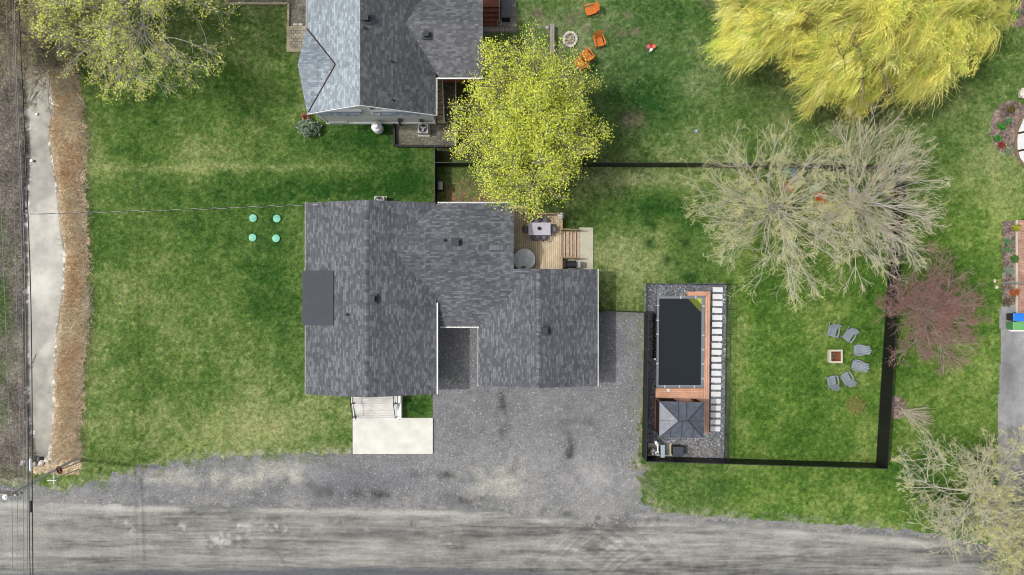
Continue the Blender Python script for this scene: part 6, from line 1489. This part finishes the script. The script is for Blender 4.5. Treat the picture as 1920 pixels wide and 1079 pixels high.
# bed plants on the right
for k, (u, v, rx, h, cols, nm, lab) in enumerate((
    (1875, 239, .3, .45, [G(58, 140, 50), G(76, 160, 62)], 'bed_plant', 'largest bright green clump in the round flower bed at the right'), (1868, 260, .24, .35, [G(60, 138, 54), G(78, 156, 66)], 'bed_plant', 'bright green clump below the largest one in the round flower bed'),
    (1889, 228, .2, .3, [G(84, 150, 96), G(104, 166, 112)], 'bed_plant', 'pale green clump above the largest one in the round flower bed'), (1876, 272, .24, .3, [G(160, 78, 58), G(140, 66, 56)], 'bed_plant', 'rusty red clump in the round flower bed'),
    (1890, 283, .3, .25, [G(128, 150, 112), G(150, 166, 132)], 'bed_plant', 'grey green mound at the lower end of the round flower bed'), (1894, 205, .26, .3, [G(118, 106, 56), G(98, 92, 52)], 'bed_plant', 'olive brown mound at the top of the round flower bed'),
    (1887, 455, .26, .3, [G(96, 140, 88), G(112, 152, 100)], 'bed_plant', 'upper grey green clump in the narrow bed beside the brick walk'), (1887, 469, .24, .3, [G(96, 140, 88), G(112, 152, 100)], 'bed_plant', 'lower grey green clump in the narrow bed, directly below its twin'),
    (1900, 486, .3, .4, [G(78, 124, 58), G(92, 138, 66)], 'bed_plant', 'dark green bush against the kerb in the narrow bed'), (1887, 507, .42, .3, [G(128, 150, 128), G(150, 168, 146)], 'bed_plant', 'silvery sprawling plant in the narrow bed above the metal pole'),
    (1898, 549, .38, .5, [G(188, 112, 66), G(164, 92, 56)], 'bed_plant', 'orange brown shrub in the narrow bed below the metal pole'), (1904, 428, .3, .3, [G(208, 190, 60), G(112, 150, 60)], 'bed_plant', 'yellow flowering plant at the top of the narrow bed'),
    (1886, 566, .36, .45, [G(122, 112, 90), G(104, 98, 78)], 'bed_plant', 'brown dry shrub at the lower end of the narrow bed'), (1869, 529, .26, .3, [G(136, 150, 66), G(152, 160, 80)], 'bed_plant', 'yellow green tuft between two stones at the metal pole'),
    (1898, 30, .4, .4, [G(60, 140, 54), G(80, 156, 64)], 'bed_plant', 'green clump in the dark bed at the top right corner'))):
    shrub(nm, lab, u, v, rx, rx, h, 420, cols, .045, 1.5, 700 + k, 26, G(120, 112, 84), 'plant', 'plants in the beds at the right edge')
# fallen twigs lying in the ditch
r = np.random.default_rng(29)
for (u, v, lab) in ((66, 170, 'dark fallen branch lying in the upper part of the ditch'), (70, 122, 'grey fallen branch across the ditch under the scrub tree'), (62, 665, 'thin pale twigs lying on the lower ditch mud')):
    x, y, _ = g(u, v); P0 = np.array([[x, y, -.22]]); a = r.uniform(-2.2, -.9); P, Rr = growset(r, P0, np.array([[math.cos(a), math.sin(a), .02]]), np.array([1.7]), np.array([.03]), np.array([.012]), 7, .2, (0, 0, 0))
    p, d, L, R0 = spawn(r, P, Rr, 9, .15, (25, 60), .6, .3, .6, np.array([1.7]), flat=.9); P2, R2 = growset(r, p, d, L, R0, R0 * .5, 4, .15, (0, 0, 0)); v1, f1 = tubes(P, Rr, 5); v2, f2 = tubes(P2, R2, 3)
    V_ = np.concatenate([v1, v2]); V_[:, 2] = np.clip(V_[:, 2], -.29, -.1); F_ = np.concatenate([f1, f2 + len(v1)]); tag(npmesh('fallen_branch', V_, F_, M['bark'], G(74, 68, 62) if v != 665 else G(196, 190, 180)), lab, 'branch', 'fallen branches in the ditch')
